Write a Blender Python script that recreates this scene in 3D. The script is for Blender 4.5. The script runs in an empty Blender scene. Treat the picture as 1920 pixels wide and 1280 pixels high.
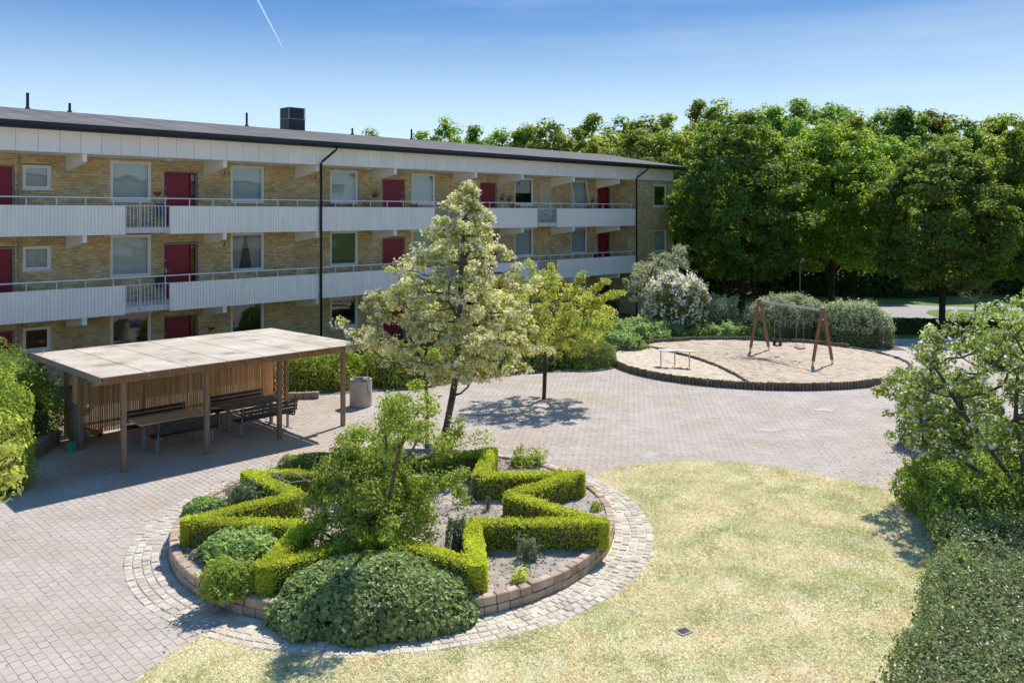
import bpy, math, random
import numpy as np
from mathutils import Vector

random.seed(7)
RNG = np.random.default_rng(7)
SC = bpy.context.scene
COL = SC.collection
R = math.radians

# ------------------------------------------------------------------ camera, sky, sun, exposure
CAM_H = 6.1
FOC = 1560.0            # focal length in pixels of a 1920 px wide picture
HOR = 400.0
cd = bpy.data.cameras.new('camera')
cam = bpy.data.objects.new('camera', cd); COL.objects.link(cam); SC.camera = cam
cam.location = (0, 0, CAM_H); cam.rotation_euler = (R(90), 0, 0)
cd.sensor_width = 36.0; cd.lens = FOC/1920*36.0
cd.shift_y = -(640-HOR)/1920.0
cd.clip_start = 0.1; cd.clip_end = 9000

SUN_AZ, SUN_EL = 31.0, 53.0          # azimuth clockwise from +Y
world = bpy.data.worlds.new('World'); SC.world = world; world.use_nodes = True
nt = world.node_tree; nt.nodes.clear()
wo = nt.nodes.new('ShaderNodeOutputWorld'); bg = nt.nodes.new('ShaderNodeBackground')
sky = nt.nodes.new('ShaderNodeTexSky'); sky.sky_type = 'NISHITA'; sky.sun_disc = False
sky.sun_elevation = R(SUN_EL); sky.sun_rotation = R(SUN_AZ)
sky.air_density = 1.0; sky.dust_density = 0.35; sky.ozone_density = 2.2; sky.altitude = 20
L = nt.links.new
def WN(k): return nt.nodes.new('ShaderNode'+k)
geo = WN('TexCoord'); sep = WN('SeparateXYZ'); L(geo.outputs['Generated'], sep.inputs[0])
# thin haze: deeper blue above, paler towards the horizon, the same all the way round
hz = WN('MapRange'); hz.interpolation_type = 'SMOOTHSTEP'
hz.inputs['From Min'].default_value = 0.26; hz.inputs['From Max'].default_value = 0.07
L(sep.outputs['Z'], hz.inputs['Value'])
veil = WN('Mix'); veil.data_type = 'RGBA'; veil.inputs['A'].default_value = (0.22, 1.0, 2.62, 1); veil.inputs['B'].default_value = (2.7, 3.65, 4.45, 1)
L(hz.outputs[0], veil.inputs['Factor'])
dim = WN('Mix'); dim.data_type = 'RGBA'; dim.blend_type = 'MULTIPLY'; dim.inputs['Factor'].default_value = 1.0; dim.inputs['B'].default_value = (0.15, 0.15, 0.15, 1)
L(sky.outputs[0], dim.inputs['A'])
add = WN('Mix'); add.data_type = 'RGBA'; add.blend_type = 'ADD'; add.inputs['Factor'].default_value = 1.0
L(dim.outputs['Result'], add.inputs['A']); L(veil.outputs['Result'], add.inputs['B'])
mp = WN('Mapping'); mp.inputs['Scale'].default_value = (1.0, 1.6, 9.0); mp.inputs['Rotation'].default_value = (0.12, 0.3, 0.2)
nz = WN('TexNoise'); nz.inputs['Scale'].default_value = 1.9; nz.inputs['Detail'].default_value = 8; nz.inputs['Roughness'].default_value = 0.6
rm = WN('MapRange'); rm.inputs['From Min'].default_value = 0.48; rm.inputs['From Max'].default_value = 0.85
rm.inputs['To Min'].default_value = 0.0; rm.inputs['To Max'].default_value = 0.28
mx = WN('Mix'); mx.data_type = 'RGBA'; mx.inputs['B'].default_value = (4.6, 5.1, 5.6, 1)
L(geo.outputs['Generated'], mp.inputs['Vector']); L(mp.outputs[0], nz.inputs['Vector']); L(nz.outputs['Fac'], rm.inputs['Value'])
L(rm.outputs[0], mx.inputs['Factor']); L(add.outputs['Result'], mx.inputs['A']); L(mx.outputs['Result'], bg.inputs['Color'])
bg.inputs['Strength'].default_value = 0.108
L(bg.outputs[0], wo.inputs['Surface'])

sl = bpy.data.lights.new('sun', 'SUN'); sl.energy = 3.25; sl.angle = R(0.53); sl.color = (1.0, 0.955, 0.88)
sun = bpy.data.objects.new('sun', sl); COL.objects.link(sun)
sd = Vector((math.sin(R(SUN_AZ))*math.cos(R(SUN_EL)), math.cos(R(SUN_AZ))*math.cos(R(SUN_EL)), math.sin(R(SUN_EL))))
sun.rotation_euler = sd.to_track_quat('Z', 'Y').to_euler(); sun.location = (30, 50, 60)

SC.view_settings.view_transform = 'Standard'; SC.view_settings.look = 'None'
SC.view_settings.exposure = 0.88; SC.view_settings.gamma = 1.0
try: SC.view_settings.use_curve_mapping = False
except Exception: pass
SC.render.engine = 'CYCLES'
SC.cycles.max_bounces = 12; SC.cycles.diffuse_bounces = 8; SC.cycles.transparent_max_bounces = 12

# ------------------------------------------------------------------ helpers
def G(px, py, z=0.0):
    """point of the real ground (or of a plane at height z) seen at a photo pixel"""
    Y = FOC*(CAM_H-z)/(py-HOR)
    return ((px-960)/FOC*Y, Y)
C45 = math.sqrt(0.5)
def W(s, v, z=0.0):
    """building frame (s along the facade, v away from it) -> world"""
    return (C45*(s-v), C45*(s+v), z)
def SV(x, y):
    return (C45*(x+y), C45*(y-x))
def tag(o, label=None, cat=None, group=None, kind=None):
    if label: o['label'] = label
    if cat: o['category'] = cat
    if group: o['group'] = group
    if kind: o['kind'] = kind
    return o
def empty(name, loc=(0, 0, 0), rz=0.0, label=None, cat=None, group=None):
    o = bpy.data.objects.new(name, None); COL.objects.link(o)
    o.location = loc; o.rotation_euler = (0, 0, rz); o.empty_display_size = 0.2
    return tag(o, label, cat, group)
def copy_tree(o, parent=None):
    c = o.copy(); COL.objects.link(c)
    if parent: c.parent = parent
    for ch in list(o.children): copy_tree(ch, c)
    return c

def mesh_np(name, V, F, mats, parent=None, smooth=False, mi=None, loc=None):
    """numpy verts (n,3) and faces (m,k) -> linked object"""
    V = np.asarray(V, dtype=np.float32); F = np.asarray(F, dtype=np.int32)
    me = bpy.data.meshes.new(name)
    n, k = F.shape
    me.vertices.add(len(V)); me.vertices.foreach_set('co', V.ravel())
    me.loops.add(n*k); me.loops.foreach_set('vertex_index', F.ravel())
    me.polygons.add(n); me.polygons.foreach_set('loop_start', np.arange(n, dtype=np.int32)*k)
    try: me.polygons.foreach_set('loop_total', np.full(n, k, dtype=np.int32))
    except Exception: pass
    if mi is not None: me.polygons.foreach_set('material_index', np.asarray(mi, dtype=np.int32))
    me.polygons.foreach_set('use_smooth', np.full(n, smooth, dtype=bool))
    me.update(calc_edges=True)
    for m in (mats if isinstance(mats, (list, tuple)) else [mats]): me.materials.append(m)
    o = bpy.data.objects.new(name, me); COL.objects.link(o)
    if parent: o.parent = parent
    if loc: o.location = loc
    return o

class MB:
    def __init__(s): s.V = []; s.F = []
    def add(s, V, F):
        b = len(s.V); s.V += [tuple(p) for p in V]; s.F += [tuple(i+b for i in f) for f in F]; return s
    def box(s, x0, x1, y0, y1, z0, z1):
        V = [(x0,y0,z0),(x1,y0,z0),(x1,y1,z0),(x0,y1,z0),(x0,y0,z1),(x1,y0,z1),(x1,y1,z1),(x0,y1,z1)]
        return s.add(V, [(3,2,1,0),(4,5,6,7),(0,1,5,4),(1,2,6,5),(2,3,7,6),(3,0,4,7)])
    def bbox(s, x0, x1, y0, y1, z0, z1, c=0.01):
        """box with chamfered vertical and top edges"""
        V = []; 
        for z, i in ((z0, 0), (z1-c, 0), (z1, c)):
            a0, a1, b0, b1 = x0+i, x1-i, y0+i, y1-i
            V += [(a0+c,b0,z),(a1-c,b0,z),(a1,b0+c,z),(a1,b1-c,z),(a1-c,b1,z),(a0+c,b1,z),(a0,b1-c,z),(a0,b0+c,z)]
        F = [(7,6,5,4,3,2,1,0), tuple(range(16, 24))]
        for r in (0, 8):
            for k in range(8):
                F.append((r+k, r+(k+1)%8, r+8+(k+1)%8, r+8+k))
        return s.add(V, F)
    def bar(s, p, q, w, h, up=(0, 0, 1)):
        """rectangular bar from p to q"""
        p = Vector(p); q = Vector(q); d = (q-p).normalized(); u = Vector(up)
        if abs(d.dot(u)) > 0.98: u = Vector((0, 1, 0))
        a = d.cross(u).normalized(); b = a.cross(d).normalized()
        V = []
        for c in (p, q):
            for i, j in ((-1,-1),(1,-1),(1,1),(-1,1)): V.append(c+a*(i*w/2)+b*(j*h/2))
        return s.add(V, [(0,1,2,3),(7,6,5,4),(0,4,5,1),(1,5,6,2),(2,6,7,3),(3,7,4,0)])
    def tube(s, pts, rad, n=8, cap=True):
        pts = [Vector(p) for p in pts]
        if not isinstance(rad, (list, tuple)): rad = [rad]*len(pts)
        V = []; F = []
        for i, p in enumerate(pts):
            d = (pts[min(i+1, len(pts)-1)]-pts[max(i-1, 0)]).normalized()
            u = Vector((0, 0, 1)) if abs(d.z) < 0.9 else Vector((1, 0, 0))
            a = d.cross(u).normalized(); b = a.cross(d)
            for k in range(n):
                t = 2*math.pi*k/n
                V.append(p+(a*math.cos(t)+b*math.sin(t))*rad[i])
        for i in range(len(pts)-1):
            for k in range(n):
                F.append((i*n+k, i*n+(k+1)%n, (i+1)*n+(k+1)%n, (i+1)*n+k))
        if cap:
            F.append(tuple(reversed(range(n)))); F.append(tuple(range((len(pts)-1)*n, len(pts)*n)))
        return s.add(V, F)
    def lathe(s, prof, n=24, c=(0, 0)):
        V = []; F = []
        for r, z in prof:
            for k in range(n):
                t = 2*math.pi*k/n; V.append((c[0]+r*math.cos(t), c[1]+r*math.sin(t), z))
        for i in range(len(prof)-1):
            for k in range(n):
                F.append((i*n+k, i*n+(k+1)%n, (i+1)*n+(k+1)%n, (i+1)*n+k))
        return s.add(V, F)
    def poly(s, pts, z0, z1):
        """vertical prism over a counter-clockwise outline"""
        n = len(pts); V = [(x, y, z0) for x, y in pts]+[(x, y, z1) for x, y in pts]
        F = [tuple(reversed(range(n))), tuple(range(n, 2*n))]+[(k, (k+1)%n, n+(k+1)%n, n+k) for k in range(n)]
        return s.add(V, F)
    def sheet(s, pts, z):
        return s.add([(x, y, z) for x, y in pts], [tuple(range(len(pts)))])
    def build(s, name, mat, parent=None, org=(0, 0, 0), smooth=False, loc=None):
        me = bpy.data.meshes.new(name)
        me.from_pydata([(x-org[0], y-org[1], z-org[2]) for x, y, z in s.V], [], s.F)
        for m in (mat if isinstance(mat, (list, tuple)) else [mat]): me.materials.append(m)
        if smooth: me.polygons.foreach_set('use_smooth', [True]*len(me.polygons))
        me.update()
        o = bpy.data.objects.new(name, me); COL.objects.link(o)
        if parent: o.parent = parent
        if loc: o.location = loc
        return o

def in_poly(x, y, poly):
    x = np.asarray(x); y = np.asarray(y); c = np.zeros(x.shape, bool); n = len(poly)
    for i in range(n):
        x0, y0 = poly[i]; x1, y1 = poly[(i+1) % n]
        if y0 == y1: continue
        m = ((y0 > y) != (y1 > y)) & (x < (x1-x0)*(y-y0)/(y1-y0)+x0)
        c ^= m
    return c
_nd = np.random.default_rng(3).normal(size=(14, 3)); _np = np.random.default_rng(4).uniform(0, 6.3, 14)
def lump(P, f=1.0):
    """smooth pseudo-noise of position, about -1..1"""
    P = np.asarray(P); o = np.zeros(len(P)); a = 0
    for i in range(14):
        w = 1.0/(1+0.25*i); o += w*np.sin(f*(1+0.22*i)*(P@_nd[i])+_np[i]); a += w
    return o/a*2.0

# ------------------------------------------------------------------ materials
def ng(name):
    m = bpy.data.materials.new(name); m.use_nodes = True; t = m.node_tree; t.nodes.clear()
    return m, t, (lambda k: t.nodes.new('ShaderNode'+k)), t.links.new
def mat(name, c1, c2=None, scale=3.0, rough=0.7, metal=0.0, bump=0.0, bscale=40.0, island=0.0, spec=0.4,
        stretch=None, detail=6, lo=0.35, hi=0.65, c3=None, scale3=0.6, lo3=0.5, hi3=0.7, objrand=0.0):
    m, t, N, K = ng(name)
    out = N('OutputMaterial'); b = N('BsdfPrincipled'); K(b.outputs[0], out.inputs[0])
    b.inputs['Roughness'].default_value = rough; b.inputs['Metallic'].default_value = metal
    b.inputs['Specular IOR Level'].default_value = spec
    g = N('NewGeometry'); vec = g.outputs['Position']
    if stretch:
        tc = N('TexCoord'); mpn = N('Mapping'); mpn.inputs['Scale'].default_value = stretch
        K(tc.outputs['Object'], mpn.inputs['Vector']); vec = mpn.outputs[0]
    col = None
    if c2:
        nn = N('TexNoise'); nn.inputs['Scale'].default_value = scale; nn.inputs['Detail'].default_value = detail
        K(vec, nn.inputs['Vector'])
        r = N('MapRange'); r.inputs['From Min'].default_value = lo; r.inputs['From Max'].default_value = hi
        K(nn.outputs['Fac'], r.inputs['Value'])
        x = N('Mix'); x.data_type = 'RGBA'; x.inputs['A'].default_value = (*c1, 1); x.inputs['B'].default_value = (*c2, 1)
        K(r.outputs[0], x.inputs['Factor']); col = x.outputs['Result']
    else:
        x = N('RGB'); x.outputs[0].default_value = (*c1, 1); col = x.outputs[0]
    if c3:
        nn = N('TexNoise'); nn.inputs['Scale'].default_value = scale3; nn.inputs['Detail'].default_value = 5
        K(g.outputs['Position'], nn.inputs['Vector'])
        r = N('MapRange'); r.inputs['From Min'].default_value = lo3; r.inputs['From Max'].default_value = hi3
        K(nn.outputs['Fac'], r.inputs['Value'])
        x = N('Mix'); x.data_type = 'RGBA'; x.inputs['B'].default_value = (*c3, 1)
        K(col, x.inputs['A']); K(r.outputs[0], x.inputs['Factor']); col = x.outputs['Result']
    if island:
        oi = N('ObjectInfo'); ad = N('Math'); ad.operation = 'ADD'
        K(g.outputs['Random Per Island'], ad.inputs[0]); K(oi.outputs['Random'], ad.inputs[1])
        wn = N('TexWhiteNoise'); wn.noise_dimensions = '1D'; K(ad.outputs[0], wn.inputs['W'])
        r = N('MapRange'); r.inputs['To Min'].default_value = 1-island; r.inputs['To Max'].default_value = 1+island
        K(wn.outputs['Value'], r.inputs['Value'])
        h = N('HueSaturation'); K(r.outputs[0], h.inputs['Value']); K(col, h.inputs['Color'])
        r2 = N('MapRange'); r2.inputs['To Min'].default_value = 0.5-island*0.04; r2.inputs['To Max'].default_value = 0.5+island*0.04
        sp = N('SeparateColor'); K(wn.outputs['Color'], sp.inputs[0]); K(sp.outputs[1], r2.inputs['Value']); K(r2.outputs[0], h.inputs['Hue'])
        col = h.outputs[0]
    K(col, b.inputs['Base Color'])
    if bump:
        nb = N('TexNoise'); nb.inputs['Scale'].default_value = bscale; nb.inputs['Detail'].default_value = 5
        K(vec, nb.inputs['Vector']); bn = N('Bump'); bn.inputs['Strength'].default_value = bump; bn.inputs['Distance'].default_value = 0.02
        K(nb.outputs['Fac'], bn.inputs['Height']); K(bn.outputs[0], b.inputs['Normal'])
    return m
def mat_dirt_shade_lift(*a, **k):  # sandy dirt round the shelter, its tone lightened to lift the shade there
    m = mat(*a, **k); t = m.node_tree; N = lambda q: t.nodes.new('ShaderNode'+q); K = t.links.new
    b = [n for n in t.nodes if n.type == 'BSDF_PRINCIPLED'][0]; src = b.inputs['Base Color'].links[0].from_socket
    g = N('NewGeometry'); mp_ = N('Mapping'); mp_.inputs['Location'].default_value = (9.2, -21.9, 0)
    K(g.outputs['Position'], mp_.inputs['Vector'])
    m2 = N('Mapping'); m2.inputs['Rotation'].default_value = (0, 0, R(-45)); m2.inputs['Scale'].default_value = (0.25, 0.62, 1); K(mp_.outputs[0], m2.inputs['Vector'])
    ln = N('VectorMath'); ln.operation = 'LENGTH'; K(m2.outputs[0], ln.inputs[0])
    nn = N('TexNoise'); nn.inputs['Scale'].default_value = 1.6; nn.inputs['Detail'].default_value = 8; K(g.outputs['Position'], nn.inputs['Vector'])
    ad = N('Math'); ad.operation = 'MULTIPLY_ADD'; ad.inputs[1].default_value = -2.2; ad.inputs[2].default_value = 1.9; K(nn.outputs['Fac'], ad.inputs[0])
    s_ = N('Math'); s_.operation = 'SUBTRACT'; K(ad.outputs[0], s_.inputs[0]); K(ln.outputs['Value'], s_.inputs[1])
    r = N('MapRange'); r.inputs['From Min'].default_value = -0.4; r.inputs['From Max'].default_value = 0.1; r.inputs['To Max'].default_value = 0.85; K(s_.outputs[0], r.inputs['Value'])
    x = N('Mix'); x.data_type = 'RGBA'; x.inputs['B'].default_value = (0.52, 0.40, 0.28, 1); K(src, x.inputs['A']); K(r.outputs[0], x.inputs['Factor']); K(x.outputs['Result'], b.inputs['Base Color'])
    return m
def leaf_mat(name, c, tr, tfac=0.4, rough=0.45, var=0.35, hue=0.008, spec=0.35):
    """c: reflected colour, tr: colour of the light let through"""
    m, t, N, K = ng(name)
    out = N('OutputMaterial'); b = N('BsdfPrincipled'); tb = N('BsdfTranslucent'); ms = N('MixShader')
    b.inputs['Roughness'].default_value = rough; b.inputs['Specular IOR Level'].default_value = spec
    g = N('NewGeometry'); oi = N('ObjectInfo')
    r = N('MapRange'); r.inputs['To Min'].default_value = 1-var; r.inputs['To Max'].default_value = 1+var
    K(g.outputs['Random Per Island'], r.inputs['Value'])
    nn = N('TexNoise'); nn.inputs['Scale'].default_value = 0.9; nn.inputs['Detail'].default_value = 3; K(g.outputs['Position'], nn.inputs['Vector'])
    r3 = N('MapRange'); r3.inputs['From Min'].default_value = 0.3; r3.inputs['From Max'].default_value = 0.7
    r3.inputs['To Min'].default_value = 0.8; r3.inputs['To Max'].default_value = 1.2; K(nn.outputs['Fac'], r3.inputs['Value'])
    mm = N('Math'); mm.operation = 'MULTIPLY'; K(r.outputs[0], mm.inputs[0]); K(r3.outputs[0], mm.inputs[1])
    ho = N('MapRange'); ho.inputs['To Min'].default_value = 0.5-hue; ho.inputs['To Max'].default_value = 0.5+hue
    K(oi.outputs['Random'], ho.inputs['Value'])
    if hue > 0:
        rv = N('MapRange'); rv.inputs['To Min'].default_value = 1-min(0.3, hue*10); rv.inputs['To Max'].default_value = 1+min(0.35, hue*12)
        fr_ = N('Math'); fr_.operation = 'FRACT'; m7 = N('Math'); m7.operation = 'MULTIPLY'; m7.inputs[1].default_value = 7.31
        K(oi.outputs['Random'], m7.inputs[0]); K(m7.outputs[0], fr_.inputs[0]); K(fr_.outputs[0], rv.inputs['Value'])
        m8 = N('Math'); m8.operation = 'MULTIPLY'; K(mm.outputs[0], m8.inputs[0]); K(rv.outputs[0], m8.inputs[1]); mm = m8
    for cc, sh, inp in ((c, b, 'Base Color'), (tr, tb, 'Color')):
        h = N('HueSaturation'); h.inputs['Color'].default_value = (*cc, 1)
        K(mm.outputs[0], h.inputs['Value']); K(ho.outputs[0], h.inputs['Hue']); K(h.outputs[0], sh.inputs[inp])
    ms.inputs[0].default_value = tfac
    K(b.outputs[0], ms.inputs[1]); K(tb.outputs[0], ms.inputs[2]); K(ms.outputs[0], out.inputs[0])
    return m

M = {}
# leaves
M['box_leaf'] = leaf_mat('box_leaf', (0.42, 0.48, 0.06), (0.93, 0.97, 0.10), 0.42, 0.45, 0.3, 0.0, 0.2)
M['shrub_leaf'] = leaf_mat('shrub_leaf', (0.29, 0.36, 0.075), (0.60, 0.68, 0.10), 0.42, spec=0.25)
M['cover_leaf'] = leaf_mat('cover_leaf', (0.31, 0.38, 0.15), (0.42, 0.50, 0.14), 0.3, 0.42, 0.4, spec=0.35)
M['herb_leaf'] = leaf_mat('herb_leaf', (0.37, 0.46, 0.16), (0.5, 0.66, 0.18), 0.35, spec=0.25)
M['grey_leaf'] = leaf_mat('grey_leaf', (0.27, 0.32, 0.19), (0.33, 0.4, 0.17), 0.3, spec=0.2)
M['silver_leaf'] = leaf_mat('silver_leaf', (0.52, 0.53, 0.34), (0.62, 0.65, 0.34), 0.35, spec=0.2)
M['beam_leaf'] = leaf_mat('beam_leaf', (0.38, 0.43, 0.11), (0.62, 0.68, 0.16), 0.4, spec=0.2)
M['blossom'] = leaf_mat('blossom', (0.90, 0.85, 0.58), (0.93, 0.88, 0.56), 0.45, 0.7, 0.12, 0.0, 0.1)
M['lilac_blossom'] = leaf_mat('lilac_blossom', (0.90, 0.84, 0.74), (0.9, 0.84, 0.72), 0.45, 0.7, 0.12, 0.0, 0.1)
M['yellow_leaf'] = leaf_mat('yellow_leaf', (0.42, 0.46, 0.11), (0.74, 0.78, 0.14), 0.48, 0.5, 0.3, 0.0, 0.2)
M['bright_leaf'] = leaf_mat('bright_leaf', (0.28, 0.38, 0.07), (0.60, 0.70, 0.08), 0.42, spec=0.25)
M['privet_leaf'] = leaf_mat('privet_leaf', (0.20, 0.30, 0.06), (0.48, 0.62, 0.08), 0.42, spec=0.3)
M['spirea_leaf'] = leaf_mat('spirea_leaf', (0.22, 0.28, 0.13), (0.36, 0.44, 0.16), 0.35, spec=0.2)
M['mid_leaf'] = leaf_mat('mid_leaf', (0.18, 0.26, 0.07), (0.40, 0.52, 0.09), 0.4, spec=0.25)
M['dark_hedge_leaf'] = leaf_mat('dark_hedge_leaf', (0.22, 0.28, 0.11), (0.36, 0.44, 0.13), 0.28, 0.42, 0.45, 0.0, 0.35)
M['lilac_leaf'] = leaf_mat('lilac_leaf', (0.20, 0.29, 0.075), (0.45, 0.58, 0.08), 0.42, spec=0.3)
M['maple_leaf'] = leaf_mat('maple_leaf', (0.10, 0.16, 0.035), (0.36, 0.50, 0.05), 0.42, 0.5, 0.35, 0.012, 0.2)
M['maple_leaf_light'] = leaf_mat('maple_leaf_light', (0.17, 0.27, 0.035), (0.52, 0.72, 0.05), 0.45, 0.5, 0.35, 0.01, 0.2)
M['wood_leaf'] = leaf_mat('wood_leaf', (0.14, 0.20, 0.045), (0.48, 0.62, 0.08), 0.45, 0.5, 0.35, 0.028, 0.2)
M['dark_leaf'] = leaf_mat('dark_leaf', (0.06, 0.09, 0.022), (0.16, 0.22, 0.03), 0.3, 0.5, 0.3, 0.01, 0.2)
M['purple_flower'] = leaf_mat('purple_flower', (0.35, 0.15, 0.5), (0.3, 0.1, 0.4), 0.3)
M['red_flower'] = leaf_mat('red_flower', (0.6, 0.03, 0.06), (0.4, 0.02, 0.03), 0.3)
M['twig_shade_core'] = mat('twig_shade_core', (0.075, 0.065, 0.035), (0.12, 0.11, 0.055), 9, 0.95, bump=0.8, bscale=40)  # solid dark core: twig brown that also deepens the gaps like shade
M['bark'] = mat('bark', (0.085, 0.068, 0.05), (0.16, 0.135, 0.1), 6, 0.9, bump=0.6, bscale=30)
M['dark_bark'] = mat('dark_bark', (0.04, 0.033, 0.026), (0.085, 0.07, 0.05), 5, 0.9, bump=0.6, bscale=25)
M['dead_wood'] = mat('dead_wood', (0.2, 0.17, 0.14), (0.3, 0.27, 0.23), 6, 0.9)
# building
M['brick'] = mat('brick', (0.60, 0.45, 0.215), (0.74, 0.575, 0.31), 2.2, 0.85, bump=0.5, bscale=60, island=0.2, c3=(0.52, 0.38, 0.20), scale3=0.8, lo3=0.48, hi3=0.75)
M['mortar'] = mat('mortar', (0.17, 0.14, 0.095), (0.23, 0.19, 0.13), 5, 0.95, bump=0.3, bscale=80)
M['white_sheet'] = mat('white_sheet', (0.95, 0.90, 0.82), (0.88, 0.83, 0.75), 1.4, 0.4, stretch=(5, 5, 0.5), c3=(0.81, 0.78, 0.70), scale3=0.35, lo3=0.55, hi3=0.9)
M['fascia_white'] = mat('fascia_white', (0.87, 0.85, 0.82), (0.83, 0.81, 0.79), 1.1, 0.5, island=0.035)
M['white_paint'] = mat('white_paint', (0.91, 0.88, 0.80), (0.86, 0.83, 0.76), 2.0, 0.5)
M['rail_paint'] = mat('rail_paint', (0.74, 0.74, 0.76), (0.66, 0.67, 0.69), 4.0, 0.45)
M['soffit'] = mat('soffit', (0.84, 0.81, 0.75), (0.78, 0.75, 0.69), 1.5, 0.8)
M['concrete'] = mat('concrete', (0.36, 0.33, 0.30), (0.46, 0.43, 0.39), 3, 0.9, bump=0.4, bscale=60, c3=(0.25, 0.22, 0.19), scale3=2.5, lo3=0.52, hi3=0.75)
M['frame_white'] = mat('frame_white', (0.86, 0.85, 0.80), (0.80, 0.79, 0.75), 4, 0.45)
M['frame_grey'] = mat('frame_grey', (0.30, 0.31, 0.33), None, rough=0.5)
M['door_red'] = mat('door_red', (0.27, 0.012, 0.032), (0.23, 0.010, 0.027), 1.5, 0.42, objrand=0.1)
M['black_metal'] = mat('black_metal', (0.018, 0.019, 0.022), (0.03, 0.03, 0.034), 3, 0.45)
M['roof_felt'] = mat('roof_felt', (0.10, 0.095, 0.092), (0.145, 0.135, 0.13), 1.2, 0.92, bump=0.5, bscale=60, c3=(0.17, 0.155, 0.145), scale3=0.5)
M['blind'] = mat('blind', (0.78, 0.80, 0.80), (0.70, 0.73, 0.74), 1.2, 0.8, stretch=(0.3, 0.3, 14.0))
M['curtain'] = mat('curtain', (0.68, 0.68, 0.66), (0.40, 0.41, 0.41), 3.0, 0.9, stretch=(12.0, 1.0, 0.2))
M['interior_shade'] = mat('interior_shade', (0.035, 0.037, 0.04), (0.06, 0.06, 0.062), 0.8, 0.9)  # near black: the shade of unlit interiors put into the colour
M['metal_grey'] = mat('metal_grey', (0.34, 0.35, 0.36), (0.26, 0.27, 0.28), 5, 0.4, 0.8)
M['blue_paint'] = mat('blue_paint', (0.06, 0.12, 0.20), None, rough=0.45)
M['terracotta'] = mat('terracotta', (0.33, 0.10, 0.05), (0.27, 0.08, 0.04), 9, 0.8)
M['pot_dark'] = mat('pot_dark', (0.04, 0.045, 0.06), None, rough=0.5)
M['lamp_glass'] = mat('lamp_glass', (0.75, 0.72, 0.62), None, rough=0.35)
# ground
M['paver'] = mat_dirt_shade_lift('paver', (0.43, 0.368, 0.32), (0.50, 0.435, 0.385), 1.1, 0.9, bump=0.5, bscale=90, island=0.05,
                 c3=(0.43, 0.345, 0.265), scale3=0.42, lo3=0.48, hi3=0.68)
M['cobble'] = mat('cobble', (0.47, 0.405, 0.33), (0.58, 0.51, 0.425), 4, 0.85, bump=0.7, bscale=45, island=0.16)
M['wall_stone'] = mat('wall_stone', (0.38, 0.28, 0.205), (0.50, 0.385, 0.29), 5, 0.85, bump=0.7, bscale=40, island=0.2)
M['joint_sand'] = mat('joint_sand', (0.38, 0.325, 0.27), (0.46, 0.40, 0.33), 7, 0.95, bump=0.4, bscale=80)
M['soil'] = mat('soil', (0.31, 0.255, 0.215), (0.44, 0.375, 0.32), 5, 0.95, bump=1.0, bscale=28, c3=(0.17, 0.135, 0.11), scale3=1.5, lo3=0.5, hi3=0.75)
M['dark_soil'] = mat('dark_soil', (0.10, 0.08, 0.06), (0.19, 0.155, 0.12), 3, 0.95, bump=0.8, bscale=25)
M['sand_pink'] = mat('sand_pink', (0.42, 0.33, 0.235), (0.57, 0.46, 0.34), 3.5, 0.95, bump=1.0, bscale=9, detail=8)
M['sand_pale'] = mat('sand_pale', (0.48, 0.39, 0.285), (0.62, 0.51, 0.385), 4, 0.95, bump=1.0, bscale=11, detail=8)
M['log'] = mat('log', (0.135, 0.105, 0.07), (0.22, 0.18, 0.125), 9, 0.9, bump=0.5, bscale=50, island=0.22)
M['asphalt'] = mat('asphalt', (0.30, 0.29, 0.29), (0.35, 0.34, 0.335), 2, 0.9, bump=0.3, bscale=90)
M['grass_far'] = mat('grass_far', (0.10, 0.17, 0.03), (0.15, 0.22, 0.045), 1.6, 0.95, bump=1.0, bscale=30)
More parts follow.
